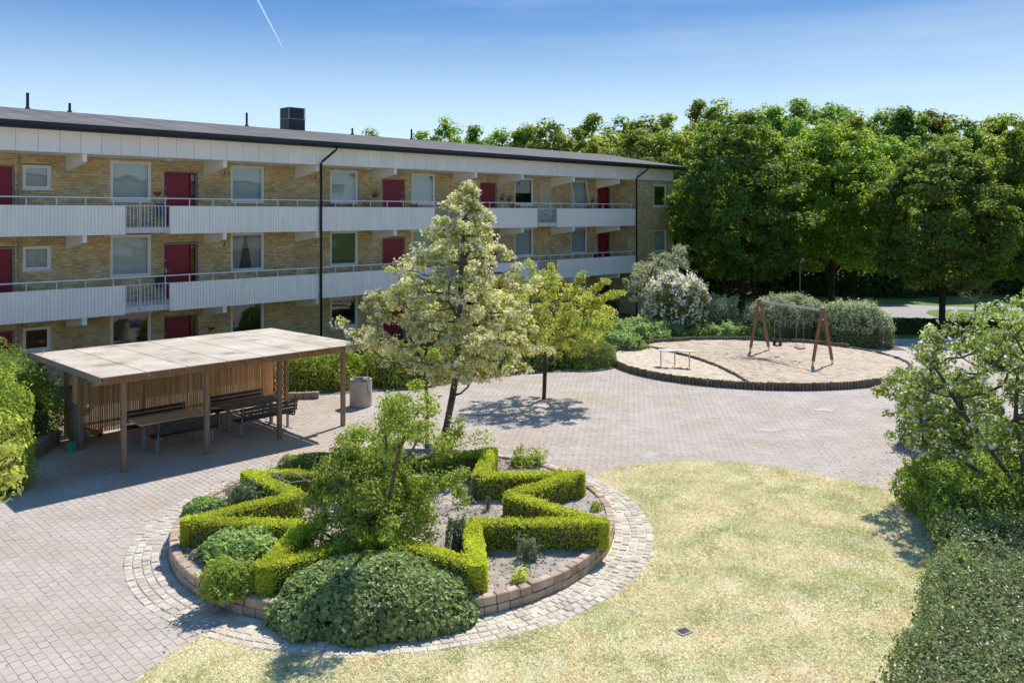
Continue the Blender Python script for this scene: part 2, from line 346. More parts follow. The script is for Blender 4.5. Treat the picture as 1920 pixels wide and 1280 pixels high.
def dry_grass_mat():
    m, t, N, K = ng('dry_grass'); out = N('OutputMaterial'); d = N('BsdfDiffuse'); tb = N('BsdfTranslucent'); ms = N('MixShader'); ms.inputs[0].default_value = 0.4
    g = N('NewGeometry'); last = None
    def nmix(a, b, sc, lo, hi, det):
        nn = N('TexNoise'); nn.inputs['Scale'].default_value = sc; nn.inputs['Detail'].default_value = det; nn.inputs['Roughness'].default_value = 0.62; K(g.outputs['Position'], nn.inputs['Vector'])
        r = N('MapRange'); r.inputs['From Min'].default_value = lo; r.inputs['From Max'].default_value = hi; K(nn.outputs['Fac'], r.inputs['Value'])
        x = N('Mix'); x.data_type = 'RGBA'; K(r.outputs[0], x.inputs['Factor'])
        if isinstance(a, tuple): x.inputs['A'].default_value = (*a, 1)
        else: K(a, x.inputs['A'])
        x.inputs['B'].default_value = (*b, 1); return x.outputs['Result']
    c = nmix((0.92, 0.81, 0.54), (0.56, 0.59, 0.24), 0.8, 0.45, 0.66, 9)
    c = nmix(c, (0.98, 0.88, 0.68), 1.9, 0.50, 0.74, 7)
    c = nmix(c, (0.55, 0.60, 0.23), 0.23, 0.53, 0.7, 8)
    # mowing bands round the lawn
    mpn = N('Mapping'); mpn.inputs['Location'].default_value = (-2.6, -10.5, 0); K(g.outputs['Position'], mpn.inputs['Vector'])
    wv = N('TexWave'); wv.wave_type = 'RINGS'; wv.rings_direction = 'Z'; wv.inputs['Scale'].default_value = 0.33; wv.inputs['Distortion'].default_value = 2.5; wv.inputs['Detail'].default_value = 3; wv.inputs['Detail Scale'].default_value = 0.8
    K(mpn.outputs[0], wv.inputs['Vector'])
    rw = N('MapRange'); rw.inputs['To Max'].default_value = 0.34; K(wv.outputs['Fac'], rw.inputs['Value'])
    xb = N('Mix'); xb.data_type = 'RGBA'; xb.inputs['B'].default_value = (0.98, 0.90, 0.72, 1); K(c, xb.inputs['A']); K(rw.outputs[0], xb.inputs['Factor']); c = xb.outputs['Result']
    r = N('MapRange'); r.inputs['To Min'].default_value = 0.55; r.inputs['To Max'].default_value = 1.28; K(g.outputs['Random Per Island'], r.inputs['Value'])
    h = N('HueSaturation'); K(c, h.inputs['Color']); K(r.outputs[0], h.inputs['Value'])
    K(h.outputs[0], d.inputs['Color']); K(h.outputs[0], tb.inputs['Color']); K(d.outputs[0], ms.inputs[1]); K(tb.outputs[0], ms.inputs[2]); K(ms.outputs[0], out.inputs[0])
    return m
M['dry_grass'] = dry_grass_mat()
M['lawn_ground'] = mat('lawn_ground', (0.72, 0.64, 0.42), (0.50, 0.50, 0.25), 0.9, 0.95, bump=0.6, bscale=50)
M['kerb_block'] = mat('kerb_block', (0.22, 0.175, 0.14), (0.30, 0.25, 0.20), 4, 0.9, bump=0.4, bscale=50)
M['timber'] = mat('timber', (0.24, 0.155, 0.095), (0.34, 0.235, 0.155), 5, 0.8, bump=0.4, bscale=40, island=0.15, stretch=(6, 6, 0.7))
M['slat_wood'] = mat('slat_wood', (0.62, 0.37, 0.16), (0.78, 0.50, 0.26), 4, 0.8, island=0.28, stretch=(5, 5, 0.6))
M['fresh_wood'] = mat('fresh_wood', (0.36, 0.20, 0.08), (0.46, 0.27, 0.12), 4, 0.7, island=0.15)
M['grey_board'] = mat('grey_board', (0.22, 0.185, 0.14), (0.30, 0.26, 0.20), 4, 0.85, island=0.15, stretch=(6, 6, 0.6))
M['roof_sheet'] = mat('roof_sheet', (0.45, 0.375, 0.285), (0.57, 0.505, 0.42), 0.9, 0.8, bump=0.15, bscale=20, island=0.05, detail=9,
                      c3=(0.30, 0.24, 0.17), scale3=1.9, lo3=0.54, hi3=0.72)
M['table_wood'] = mat('table_wood', (0.84, 0.60, 0.36), (0.90, 0.68, 0.44), 5, 0.6, island=0.1, stretch=(0.7, 8, 8))
M['bench_wood'] = mat('bench_wood', (0.035, 0.033, 0.034), (0.06, 0.056, 0.054), 5, 0.5, island=0.15)
M['old_table_wood'] = mat('old_table_wood', (0.17, 0.14, 0.12), (0.24, 0.20, 0.17), 5, 0.55, island=0.15)
M['galv'] = mat('galv', (0.26, 0.27, 0.30), (0.34, 0.35, 0.38), 6, 0.5, 0.3)
M['swing_wood'] = mat('swing_wood', (0.22, 0.10, 0.042), (0.28, 0.135, 0.065), 5, 0.55, stretch=(8, 8, 0.8))
M['steel'] = mat('steel', (0.55, 0.56, 0.58), (0.48, 0.49, 0.51), 5, 0.35, 0.8)
M['lamp_hood'] = mat('lamp_hood', (0.80, 0.82, 0.85), None, rough=0.4)
M['rubber'] = mat('rubber', (0.02, 0.02, 0.022), None, rough=0.6)
M['light_stone'] = mat('light_stone', (0.55, 0.53, 0.47), (0.64, 0.62, 0.56), 6, 0.6)
M['yellow_plastic'] = mat('yellow_plastic', (0.80, 0.36, 0.02), None, rough=0.4)
M['mint_plastic'] = mat('mint_plastic', (0.10, 0.42, 0.27), None, rough=0.4)
M['bag'] = mat('bag', (0.33, 0.30, 0.27), (0.5, 0.47, 0.43), 12, 0.8)
M['chalk'] = mat('chalk', (0.52, 0.48, 0.44), (0.455, 0.395, 0.345), 14, 0.95, lo=0.4, hi=0.6)
M['iron'] = mat('iron', (0.06, 0.055, 0.05), (0.11, 0.10, 0.09), 12, 0.7, 0.3)

def glass_mat():
    m, t, N, K = ng('window_glass')
    out = N('OutputMaterial'); tr = N('BsdfTransparent'); gl = N('BsdfGlossy'); ms = N('MixShader'); lw = N('LayerWeight'); lw.inputs[0].default_value = 0.5; pw = N('Math'); pw.operation = 'POWER'; pw.inputs[1].default_value = 4.0; fr = N('MapRange')
    fr.inputs['To Min'].default_value = 0.07; K(lw.outputs['Facing'], pw.inputs[0]); K(pw.outputs[0], fr.inputs['Value']); gl.inputs['Roughness'].default_value = 0.015
    tr.inputs['Color'].default_value = (0.86, 0.9, 0.9, 1)
    nn = N('TexNoise'); nn.inputs['Scale'].default_value = 0.7; nn.inputs['Detail'].default_value = 1
    g = N('NewGeometry'); K(g.outputs['Position'], nn.inputs['Vector'])
    bn = N('Bump'); bn.inputs['Strength'].default_value = 0.25; bn.inputs['Distance'].default_value = 0.03
    K(nn.outputs['Fac'], bn.inputs['Height']); K(bn.outputs[0], gl.inputs['Normal'])
    K(fr.outputs[0], ms.inputs[0]); K(tr.outputs[0], ms.inputs[1]); K(gl.outputs[0], ms.inputs[2]); K(ms.outputs[0], out.inputs[0])
    return m
M['glass'] = glass_mat()

def paving_mat():
    m, t, N, K = ng('paving_far')
    out = N('OutputMaterial'); b = N('BsdfPrincipled'); b.inputs['Roughness'].default_value = 0.9; K(b.outputs[0], out.inputs[0])
    g = N('NewGeometry'); mpn = N('Mapping'); mpn.vector_type = 'POINT'; mpn.inputs['Rotation'].default_value = (0, 0, R(-135))
    K(g.outputs['Position'], mpn.inputs['Vector'])
    br = N('TexBrick'); br.inputs['Scale'].default_value = 1.0; br.inputs['Brick Width'].default_value = 0.21; br.inputs['Row Height'].default_value = 0.14
    br.inputs['Mortar Size'].default_value = 0.006
    br.inputs['Color1'].default_value = (0.45, 0.387, 0.34, 1); br.inputs['Color2'].default_value = (0.49, 0.425, 0.375, 1)
    br.inputs['Mortar'].default_value = (0.33, 0.28, 0.24, 1); K(mpn.outputs[0], br.inputs['Vector'])
    K(br.outputs['Color'], b.inputs['Base Color'])
    return m
M['paving_far'] = paving_mat()

# ------------------------------------------------------------------ foliage machinery
def leaf_geo(P, N, size, aspect=0.5, fold=0.12, rng=RNG, tan=None):
    """one folded diamond leaf per point -> verts, tri faces"""
    n = len(P); P = np.asarray(P, float); N = np.asarray(N, float)
    N = N/np.maximum(np.linalg.norm(N, axis=1, keepdims=True), 1e-6)
    if tan is None: tan = rng.normal(size=(n, 3))
    t = tan-N*np.sum(tan*N, axis=1, keepdims=True); t /= np.maximum(np.linalg.norm(t, axis=1, keepdims=True), 1e-6)
    b = np.cross(N, t)
    L_ = (size*rng.uniform(0.5, 1.4, n))[:, None]; Wd = L_*aspect
    V = np.empty((n, 4, 3))
    V[:, 0] = P-t*L_*0.5; V[:, 2] = P+t*L_*0.5-N*L_*fold*0.8
    V[:, 1] = P+b*Wd*0.5+N*L_*fold-t*L_*0.06; V[:, 3] = P-b*Wd*0.5+N*L_*fold-t*L_*0.06
    i = np.arange(n)[:, None]*4
    F = np.concatenate([i+np.array([[0, 1, 2]]), i+np.array([[0, 2, 3]])], axis=1).reshape(-1, 3)
    return V.reshape(-1, 3), F
def round_geo(P, N, size, rng=RNG):
    """rounded cupped six-cornered leaf"""
    n = len(P); N = N/np.maximum(np.linalg.norm(N, axis=1, keepdims=True), 1e-6)
    t = rng.normal(size=(n, 3)); t -= N*np.sum(t*N, axis=1, keepdims=True); t /= np.linalg.norm(t, axis=1, keepdims=True)
    b = np.cross(N, t); r = (size*rng.uniform(0.45, 1.35, n)*0.5)[:, None]
    V = np.empty((n, 7, 3)); V[:, 0] = P-N*r*0.25
    for k in range(6):
        a = k*math.pi/3; w = 1.0 if k % 2 else 0.8
        V[:, k+1] = P+(t*math.cos(a)+b*math.sin(a))*r*w+N*r*rng.uniform(-0.1, 0.15, n)[:, None]
    i = np.arange(n)[:, None]*7
    F = np.concatenate([i+np.array([[0, k+1, (k+1) % 6+1]]) for k in range(6)], axis=1).reshape(-1, 3)
    return V.reshape(-1, 3), F
def leaves_obj(name, P, N, size, m, parent=None, aspect=0.5, shape='leaf', org=(0, 0, 0), fold=0.12, tan=None):
    P = np.asarray(P)-np.array(org)
    V, F = round_geo(P, np.asarray(N), size) if shape == 'round' else leaf_geo(P, N, size, aspect, fold, RNG, tan)
    return mesh_np(name, V, F, m, parent)

def skeleton(stems, tips, rng, wig=0.12, seg=0.45):
    """connect tips to the nearest node of a growing tree. stems: list of polylines sharing the base"""
    nodes = []; par = []
    for st in stems:
        prev = -1
        for k, p in enumerate(st):
            nodes.append(np.array(p, float)); par.append(prev); prev = len(nodes)-1
    base = np.array(stems[0][0], float)
    fixed = len(nodes)
    order = np.argsort(np.linalg.norm(tips-np.array(stems[0][-1]), axis=1))
    ends = []
    for k in order:
        t = tips[k]; A = np.array(nodes)
        d = np.linalg.norm(A-t, axis=1)+np.maximum(0, A[:, 2]-t[2]+0.1)*1.6
        d[:1] += 2.0
        j = int(np.argmin(d)); a = nodes[j]; n = max(1, int(np.linalg.norm(t-a)/seg)); prev = j
        ctrl = (a+t)/2+np.array([0, 0, -0.08*np.linalg.norm(t-a)])+rng.normal(size=3)*wig*np.linalg.norm(t-a)*0.5
        for q in range(1, n+1):
            u = q/n; p = (1-u)**2*a+2*u*(1-u)*ctrl+u*u*t
            if q < n: p = p+rng.normal(size=3)*wig*seg*0.3
            nodes.append(p); par.append(prev); prev = len(nodes)-1
        ends.append(prev)
    return np.array(nodes), np.array(par), np.array(ends)
def wood_mesh(name, nodes, par, r_tip, r_base, m, parent=None, org=(0, 0, 0), sides=5, expo=2.3):
    n = len(nodes); cnt = np.zeros(n); has = np.zeros(n, bool)
    for i in range(n-1, -1, -1):
        if not has[i]: cnt[i] = 1
        if par[i] >= 0: cnt[par[i]] += cnt[i]; has[par[i]] = True
    rad = r_tip+(r_base-r_tip)*(cnt/cnt.max())**(1/expo)
    rad = np.where(cnt <= 1, r_tip, rad)
    V = []; F = []
    idx = [i for i in range(n) if par[i] >= 0]
    A = nodes[par[idx]]; B = nodes[idx]; ra = rad[par[idx]]; rb = rad[idx]; ra = np.minimum(ra, rb*1.9)
    D = B-A; D /= np.maximum(np.linalg.norm(D, axis=1, keepdims=True), 1e-6)
    U = np.where(np.abs(D[:, 2:3]) < 0.9, np.array([[0, 0, 1.0]]), np.array([[1.0, 0, 0]]))
    a = np.cross(D, U); a /= np.linalg.norm(a, axis=1, keepdims=True); b = np.cross(a, D)
    m_ = len(idx); V = np.empty((m_, 2*sides, 3))
    for k in range(sides):
        t = 2*math.pi*k/sides; o = a*math.cos(t)+b*math.sin(t)
        V[:, k] = A-D*ra[:, None]*0.2+o*ra[:, None]; V[:, sides+k] = B+D*rb[:, None]*0.2+o*rb[:, None]
    i0 = np.arange(m_)[:, None]*2*sides
    F = np.concatenate([i0+np.array([[k, (k+1) % sides, sides+(k+1) % sides, sides+k]]) for k in range(sides)], axis=1).reshape(-1, 4)
    return mesh_np(name, V.reshape(-1, 3)-np.array(org), F, m, parent, smooth=True)

def env_tips(n, prof, rng, shell=0.5, jit=0.15, sep=0.0):
    """prof: list of (z, cx, cy, r). tips spread through the outer part of that volume"""
    z = np.array([p[0] for p in prof]); P = []
    zs = rng.uniform(z[0], z[-1], n*6)
    r = np.interp(zs, z, [p[3] for p in prof]); keep = rng.uniform(0, 1, len(zs)) < (r/r.max())**1.3+0.03
    zs = zs[keep][:n]; r = np.interp(zs, z, [p[3] for p in prof])
    cx = np.interp(zs, z, [p[1] for p in prof]); cy = np.interp(zs, z, [p[2] for p in prof])
    a = rng.uniform(0, 2*math.pi, len(zs)); q = (1-shell)+shell*rng.uniform(0, 1, len(zs))**0.6
    q *= 1+jit*lump(np.c_[np.cos(a)*2, np.sin(a)*2, zs], 1.5)
    return np.c_[cx+r*q*np.cos(a), cy+r*q*np.sin(a), zs]

def clump_leaves(tips, ctr, per, rad, rng, flat=0.7, up=0.35):
    """leaves scattered in small clumps round every tip"""
    n = len(tips); k = per*n
    T = np.repeat(tips, per, axis=0)
    rr = np.repeat(rad*rng.uniform(0.6, 1.35, n), per)[:, None]
    d = rng.normal(size=(k, 3)); d /= np.linalg.norm(d, axis=1, keepdims=True)
    q = rng.uniform(0, 1, (k, 1))**0.45
    off = d*q*rr; off[:, 2] *= flat
    P = T+off
    o = T-np.asarray(ctr); o /= np.maximum(np.linalg.norm(o, axis=1, keepdims=True), 1e-6)
    N = d*0.7+o*0.3+rng.normal(size=(k, 3))*0.35; N[:, 2] += up
    return P, N

def tree(name, label, cat, base, stems, prof, n_tips, per, crad, lsize, lm, bm, r_tip, r_base, group=None, seed=1,
         aspect=0.55, shell=0.55, jit=0.18, flowers=None, seg=0.45, flat=0.7, up=0.35, extra=None, wig=0.12, dome=None):
    rng = np.random.default_rng(seed)
    root = empty(name, base, 0, label, cat, group)
    tips = env_tips(n_tips, prof, rng, shell, jit)
    if extra is not None: tips = np.vstack([tips, extra])
    nodes, par, ends = skeleton(stems, tips, rng, seg=seg, wig=wig)
    wood_mesh('trunk', nodes, par, r_tip, r_base, bm, root, base)
    ctr = (np.mean([p[1] for p in prof]), np.mean([p[2] for p in prof]), prof[0][0]*0.6+prof[-1][0]*0.4)
    P, N = clump_leaves(tips, ctr, per, crad, rng, flat, up)
    k = P[:, 2] > base[2]+0.05
    leaves_obj('crown', P[k], N[k], lsize, lm, root, aspect, org=base)
    if flowers:
        fm, nper, fsize, frad = flowers
        P, N = clump_leaves(tips, ctr, nper, frad, rng, flat, 0.8)
        o = P-np.array(ctr); P = P+o/np.linalg.norm(o, axis=1, keepdims=True)*crad*0.25
        P = np.repeat(P, 3, axis=0)+rng.normal(size=(len(P)*3, 3))*fsize*0.3; N = np.repeat(N, 3, axis=0)+rng.normal(size=(len(N)*3, 3))*0.5
        leaves_obj('blossom', P, N, fsize, fm, root, 0.9, org=base)
    return root

def dome_pts(n, c, rx, ry, h, rng, rough=0.18, f=1.6, depth=0.16, squash=0.55):
    """points and normals through the outer layer of a lumpy mound standing on c"""
    u = rng.uniform(-0.12, 1, n*2); a = rng.uniform(0, 2*math.pi, n*2)
    el = np.arcsin(np.clip(u, -1, 1)); ce = np.cos(el)
    topk = rng.uniform(0, 1, n*2) < 0.42; rr_ = np.sqrt(rng.uniform(0, 1, n*2)); ce = np.where(topk, rr_**(1/squash), ce); el = np.where(topk, np.arccos(np.clip(ce, 0, 1)), el); u = np.where(topk, 0.5, u)
    X = np.cos(a)*ce**squash; Y = np.sin(a)*ce**squash; Z = np.maximum(np.sin(el), 0.0)**0.9
    Z = np.where(u < 0, rng.uniform(0, 0.35, n*2), Z)
    D = np.c_[X*rx, Y*ry, Z*h]
    q = 1+rough*lump(D+np.array(c)*1.3, f)-rng.uniform(0, 1, n*2)**1.5*depth
    P = D*q[:, None]
    N = np.c_[X/rx, Y/ry, Z/h*0.9+0.12]; N /= np.linalg.norm(N, axis=1, keepdims=True)
    P = P+np.array([c[0], c[1], c[2]]); return P[:n], N[:n]
def core_mesh(name, c, rx, ry, h, m, parent, org, sc=0.78, rough=0.18, f=1.6, squash=0.55):
    nu, nv = 9, 18; V = []
    for i in range(nu):
        el = math.pi/2*i/(nu-1)*0.999
        for j in range(nv):
            a = 2*math.pi*j/nv; ce = max(math.cos(el), 1e-3)
            V.append((math.cos(a)*ce**squash*rx, math.sin(a)*ce**squash*ry, math.sin(el)*h))
    V = np.array(V); q = (1+rough*lump(V+np.array(c)*1.3, f))*sc
    V = V*q[:, None]+np.array(c)-np.array(org)
    F = [(i*nv+j, i*nv+(j+1) % nv, (i+1)*nv+(j+1) % nv, (i+1)*nv+j) for i in range(nu-1) for j in range(nv)]
    return mesh_np(name, V, F, m, parent, smooth=True)
def bush(name, label, cat, c, rx, ry, h, n, lsize, lm, seed=1, group=None, shape='leaf', aspect=0.55, rough=0.18, f=1.6, depth=0.2,
         shoots=0, shoot_len=0.35, flowers=None, fmin=0.3, stems=True, jit=0.5, core=0.72, squash=0.55):
    """c: centre of the foot on the ground"""
    rng = np.random.default_rng(seed); base = (c[0], c[1], c[2] if len(c) > 2 else 0.0)
    root = empty(name, base, 0, label, cat, group)
    P, N = dome_pts(n, base, rx, ry, h, rng, rough, f, depth, squash)
    N = N+rng.normal(size=N.shape)*jit
    if shoots:
        S, SN = dome_pts(shoots, base, rx, ry, h, rng, rough, f, 0.1)
        dr = SN*0.6+np.array([0, 0, 0.55])+rng.normal(size=SN.shape)*0.25; dr /= np.linalg.norm(dr, axis=1, keepdims=True)
        per = 9; tt = np.tile(np.linspace(0.1, 1, per), shoots)[:, None]
        ln = np.repeat(rng.uniform(0.4, 1.2, shoots)*shoot_len, per)[:, None]
        SP = np.repeat(S, per, axis=0)+np.repeat(dr, per, axis=0)*tt*ln+rng.normal(size=(shoots*per, 3))*lsize*0.35
        P = np.vstack([P, SP]); N = np.vstack([N, rng.normal(size=SP.shape)+np.array([0, 0, 0.6])])
    leaves_obj('foliage', P, N, lsize, lm, root, aspect, shape, base)
    if core: core_mesh('twig_shade_core', base, rx, ry, h, M['twig_shade_core'], root, base, core, rough, f, squash)
    if stems:
        mb = MB()
        for k in range(5):
            a = rng.uniform(0, 6.28); r0 = 0.12*min(rx, ry)
            p0 = (math.cos(a)*r0, math.sin(a)*r0, 0); p1 = (math.cos(a)*rx*0.4, math.sin(a)*ry*0.4, h*0.6)
            mb.tube([p0, p1], [0.025*h+0.006, 0.01], 5)
        mb.build('stem', M['bark'], root)
    if flowers:
        fm, nf, fs = flowers
        P, N = dome_pts(nf*3, base, rx*1.03, ry*1.03, h*1.03, rng, rough, f, 0.06)
        k = P[:, 2] > base[2]+fmin*h; P = P[k][:nf]; N = N[k][:nf]
        P = np.repeat(P, 6, axis=0)+rng.normal(size=(len(P)*6, 3))*fs*np.array([0.3, 0.3, 0.65]); N = np.repeat(N, 6, axis=0)+rng.normal(size=(len(N)*6, 3))*0.8
        leaves_obj('blossom', P, N, fs*0.7, fm, root, 0.8, org=base)
    return root

def hedge_obj(name, label, poly, z0, h, n_top, n_side, lsize, lm, seed=1, amp=0.03, inset=0.05, group=None, bulge=0.03, shape='leaf', aspect=0.6,
              rnd=0.08, cat='hedge', f=2.5, shoots=0, wob=0.0):
    rng = np.random.default_rng(seed); poly = [tuple(p) for p in poly]
    if wob:
        q = []
        for a, b in zip(poly, poly[1:]+poly[:1]):
            n_ = max(1, int(math.hypot(b[0]-a[0], b[1]-a[1])/.3))
            for k in range(n_): q.append((a[0]+(b[0]-a[0])*k/n_, a[1]+(b[1]-a[1])*k/n_, 0.0))
        q = np.array(q); q[:, 0] += wob*lump(q, 2.6); q[:, 1] += wob*lump(q+7, 2.6); poly = [(float(x), float(y)) for x, y, _ in q]
    A = np.array(poly); area = 0.5*np.sum(A[:, 0]*np.roll(A[:, 1], -1)-np.roll(A[:, 0], -1)*A[:, 1])
    if area < 0: A = A[::-1]; poly = [tuple(p) for p in A]
    base = (float(A[:, 0].mean()), float(A[:, 1].mean()), z0)
    root = empty(name, base, 0, label, cat, group)
    lo = A.min(0); hi = A.max(0); P = np.empty((0, 2))
    while len(P) < n_top:
        q = rng.uniform(lo, hi, (n_top*3, 2)); P = np.vstack([P, q[in_poly(q[:, 0], q[:, 1], poly)]])
    P = P[:n_top]
    # distance to outline
    B = np.roll(A, -1, axis=0); dmin = np.full(len(P), 9.0)
    for a, b in zip(A, B):
        d = b-a; t = np.clip(((P-a)@d)/max(d@d, 1e-9), 0, 1); dmin = np.minimum(dmin, np.linalg.norm(P-(a+t[:, None]*d), axis=1))
    z = z0+h-rnd*np.clip(1-dmin/max(rnd, 1e-3), 0, 1)**2
    T = np.c_[P, z]; T[:, 2] += amp*lump(T, f)-np.abs(rng.normal(size=len(T)))*0.5*inset+rng.uniform(-1, 1, len(T))*0.2*inset
    NT = np.tile([0, 0, 1.0], (len(T), 1))
    Ls = np.linalg.norm(B-A, axis=1); pick = rng.choice(len(A), n_side, p=Ls/Ls.sum()); t = rng.uniform(0, 1, n_side)[:, None]
    E = A[pick]+(B[pick]-A[pick])*t; nn = np.c_[(B-A)[pick][:, 1], -(B-A)[pick][:, 0]]/Ls[pick][:, None]
    zz = z0+rng.uniform(0.0, 1, n_side)*(h-rnd*0.4)
    S = np.c_[E, zz]; off = bulge*np.sin(np.clip((zz-z0)/h, 0, 1)*math.pi)+amp*lump(S, f)-np.abs(rng.normal(size=n_side))*0.5*inset+rng.uniform(-1, 1, n_side)*0.2*inset
    S[:, :2] += nn*off[:, None]; NS = np.c_[nn, np.full(n_side, 0.25)]
    Pt = np.vstack([T, S]); Nn = np.vstack([NT, NS])+rng.normal(size=(len(T)+len(S), 3))*0.45
    if shoots:
        j = rng.choice(len(T), shoots); per = 6
        SP = np.repeat(T[j], per, axis=0)+np.tile(np.linspace(0, 1, per), shoots)[:, None]*np.repeat(rng.normal(size=(shoots, 3))*0.06+np.array([0, 0, 0.13]), per, axis=0)
        SP += rng.normal(size=SP.shape)*0.012
        Pt = np.vstack([Pt, SP]); Nn = np.vstack([Nn, rng.normal(size=SP.shape)+np.array([0, 0, 0.5])])
    leaves_obj('foliage', Pt, Nn, lsize, lm, root, aspect, shape, base)
    # inner body
    c = np.roll(A, 1, axis=0); e1 = (A-c)/np.linalg.norm(A-c, axis=1, keepdims=True); e2 = (B-A)/np.linalg.norm(B-A, axis=1, keepdims=True)
    n1 = np.c_[-e1[:, 1], e1[:, 0]]; n2 = np.c_[-e2[:, 1], e2[:, 0]]; mm = n1+n2; mm /= np.maximum(np.linalg.norm(mm, axis=1, keepdims=True), 0.4)
    I = A+mm*inset*1.3
    mb = MB(); mb.poly([tuple(p) for p in I], z0, z0+h-inset*1.4); mb.build('twig_shade_core', M['twig_shade_core'], root, base)
    return root

# ================================================================== GROUND
GB = MB(); GB.sheet([(-700, -300), (700, -300), (700, 1200), (-700, 1200)], -0.09)
tag(GB.build('ground', M['grass_far']), kind='structure')

RING_C = (-2.22, 16.42); R_OUT = 4.95; R_BED = 4.2
def circ(c, r, n=96, ry=None): return [(c[0]+r*math.cos(2*math.pi*k/n), c[1]+(ry or r)*math.sin(2*math.pi*k/n)) for k in range(n)]
lawn_px = [(245, 1280), (310, 1232), (370, 1192)]
lawn_poly = [(-5.35, 9.0), (-5.0, 10.6), (-4.75, 11.5), (-4.3, 12.35), (-3.0, 13.3), (0, 17.0), (1.2, 18.4)] + \
    [G(*p) for p in ((1110, 893), (1150, 878), (1215, 868), (1290, 864), (1380, 866), (1460, 874), (1540, 889), (1610, 905), (1680, 924))] + \
    [(8.9, 17.4), (9.2, 15.0), (8.5, 12.0), (6.5, 9.0), (3, 7.5), (-4, 7.5)]
pave_poly = [(-30, -20), (70, -20), (70, 8), (28, 22), (28, 40.6), (15.2, 40.6), (14.4, 38.0), (6.0, 36.8), (4.4, 34.5), (3.9, 33.0), (2.6, 32.05), (0.6, 31.6), (-1.4, 30.4), (-3.3, 28.9),
             (-5.2, 28.15), (-6.5, 27.9), (-7.9, 27.6), (-8.2, 27.2), (-12.6, 22.8), (-12.0, 22.0), (-11.75, 20.3), (-12.6, 19.5), (-30, 19.2)]
PB = MB(); PB.sheet(pave_poly, -0.008); tag(PB.build('paving', M['paving_far']), kind='structure')
PB = MB(); PB.sheet([(-11.4, 7), (11.5, 7), (13, 34.2), (3.2, 32.4), (-3.3, 28.9), (-6.5, 27.9), (-8, 27.4), (-12.6, 22.8), (-12.0, 22.0), (-11.75, 20.3), (-11.5, 18)], -0.0045)
paving_base = tag(PB.build('paving_joint', M['joint_sand']), kind='structure')

def pavers():
    e = 0.0025
    # rows run along v (away from the facade), stretcher 0.21 long, 0.14 wide
    S_, V_ = np.meshgrid(np.arange(-30, 330), np.arange(-10, 230))
    s = (S_*0.14).ravel(); v = (V_*0.21+np.where(S_ % 2, 0.105, 0.0)).ravel()
    x = C45*(s-v); y = C45*(s+v)
    k = (y > 9.6) & (y < 33.5) & (x > -0.64*y-0.6) & (x < 0.63*y+0.6) & in_poly(x, y, pave_poly)
    k &= ~in_poly(x, y, lawn_poly) & (np.hypot(x-RING_C[0], y-RING_C[1]) > R_OUT+0.05)
    k &= (((x-9.9)/5.75)**2+((y-33.8)/5.05)**2) > 1.01
    k &= ~((x > 8.0) & (y < 17.9)) & ~((np.hypot((x-12.2)/2.5, (y-21.3)/1.9)) < 1)
    k &= ~((np.hypot((x-1.25), (y-27.55)) < 0.75))
    s, v, x, y = s[k], v[k], x[k], y[k]
    o = np.argsort(np.hypot(x, y)); s, v, x, y = s[o], v[o], x[o], y[o]
    rng = np.random.default_rng(5); n = len(s)
    hl = 0.105-0.0018; hw = 0.07-0.0018
    base = np.array([(-hw, -hl), (hw, -hl), (hw, hl), (-hw, hl)])
    zt = rng.normal(size=n)*0.0008; tx = rng.normal(size=n)*0.008; ty = rng.normal(size=n)*0.008
    V = np.empty((n, 8, 3)); c = 0.004
    for i, (a, b) in enumerate(base):
        V[:, i] = np.c_[s+a, v+b, np.full(n, -0.05)]
        V[:, 4+i] = np.c_[s+a*(1-c/hw), v+b*(1-c/hl), zt+a*tx+b*ty]
    Wd = np.empty_like(V); Wd[..., 0] = C45*(V[..., 0]-V[..., 1]); Wd[..., 1] = C45*(V[..., 0]+V[..., 1]); Wd[..., 2] = V[..., 2]
    q = np.array([(4, 5, 6, 7), (0, 1, 5, 4), (1, 2, 6, 5), (2, 3, 7, 6), (3, 0, 4, 7)])
    for i in range(300):
        cx = (float(x[i]), float(y[i]), 0.0)
        ob = mesh_np('paver', Wd[i]-np.array(cx), q, M['paver'], paving_obj, loc=cx)
    r = Wd[300:].reshape(-1, 3); F = (np.arange(n-300)[:, None, None]*8+q[None]).reshape(-1, 4)
    st = mesh_np('paver', r, F, M['paver'], paving_obj); st['kind'] = 'stuff'
paving_obj = bpy.data.objects['paving']
pavers()

# cobble ring
def wedge(r0, r1, a0, a1, z0, z1, rng, c=RING_C, ch=0.012, j=0.006, org=None):
    """stone block of a ring with rounded top edge"""
    V = []
    def p(r, a): return (c[0]+r*math.cos(a), c[1]+r*math.sin(a))
    cs = [(r0, a0), (r1, a0), (r1, a1), (r0, a1)]
    cs = [(r+rng.normal()*j, a+rng.normal()*j/r1) for r, a in cs]
    ms = sum(r for r, a in cs)/4, sum(a for r, a in cs)/4
    zt = z1+rng.normal()*0.005
    for f_, z in ((1, z0), (1, zt-ch), (1-2.4*ch/0.14, zt+rng.normal()*0.001)):
        for r, a in cs:
            x, y = p(ms[0]+(r-ms[0])*f_, ms[1]+(a-ms[1])*f_); V.append((x, y, z))
    F = [(8, 9, 10, 11)]
    for b in (0, 4):
        for k in range(4): F.append((b+k, b+(k+1) % 4, b+4+(k+1) % 4, b+4+k))
    V = np.array(V); o = org if org is not None else V.mean(0)*np.array([1, 1, 0])
    return V, np.array(F), o
RB = MB()
n = 120; V = [(RING_C[0]+r*math.cos(2*math.pi*k/n), RING_C[1]+r*math.sin(2*math.pi*k/n), -0.001) for r in (R_BED-0.1, R_OUT+0.04) for k in range(n)]
RB.add(V, [(k, n+k, n+(k+1) % n, (k+1) % n) for k in range(n)])
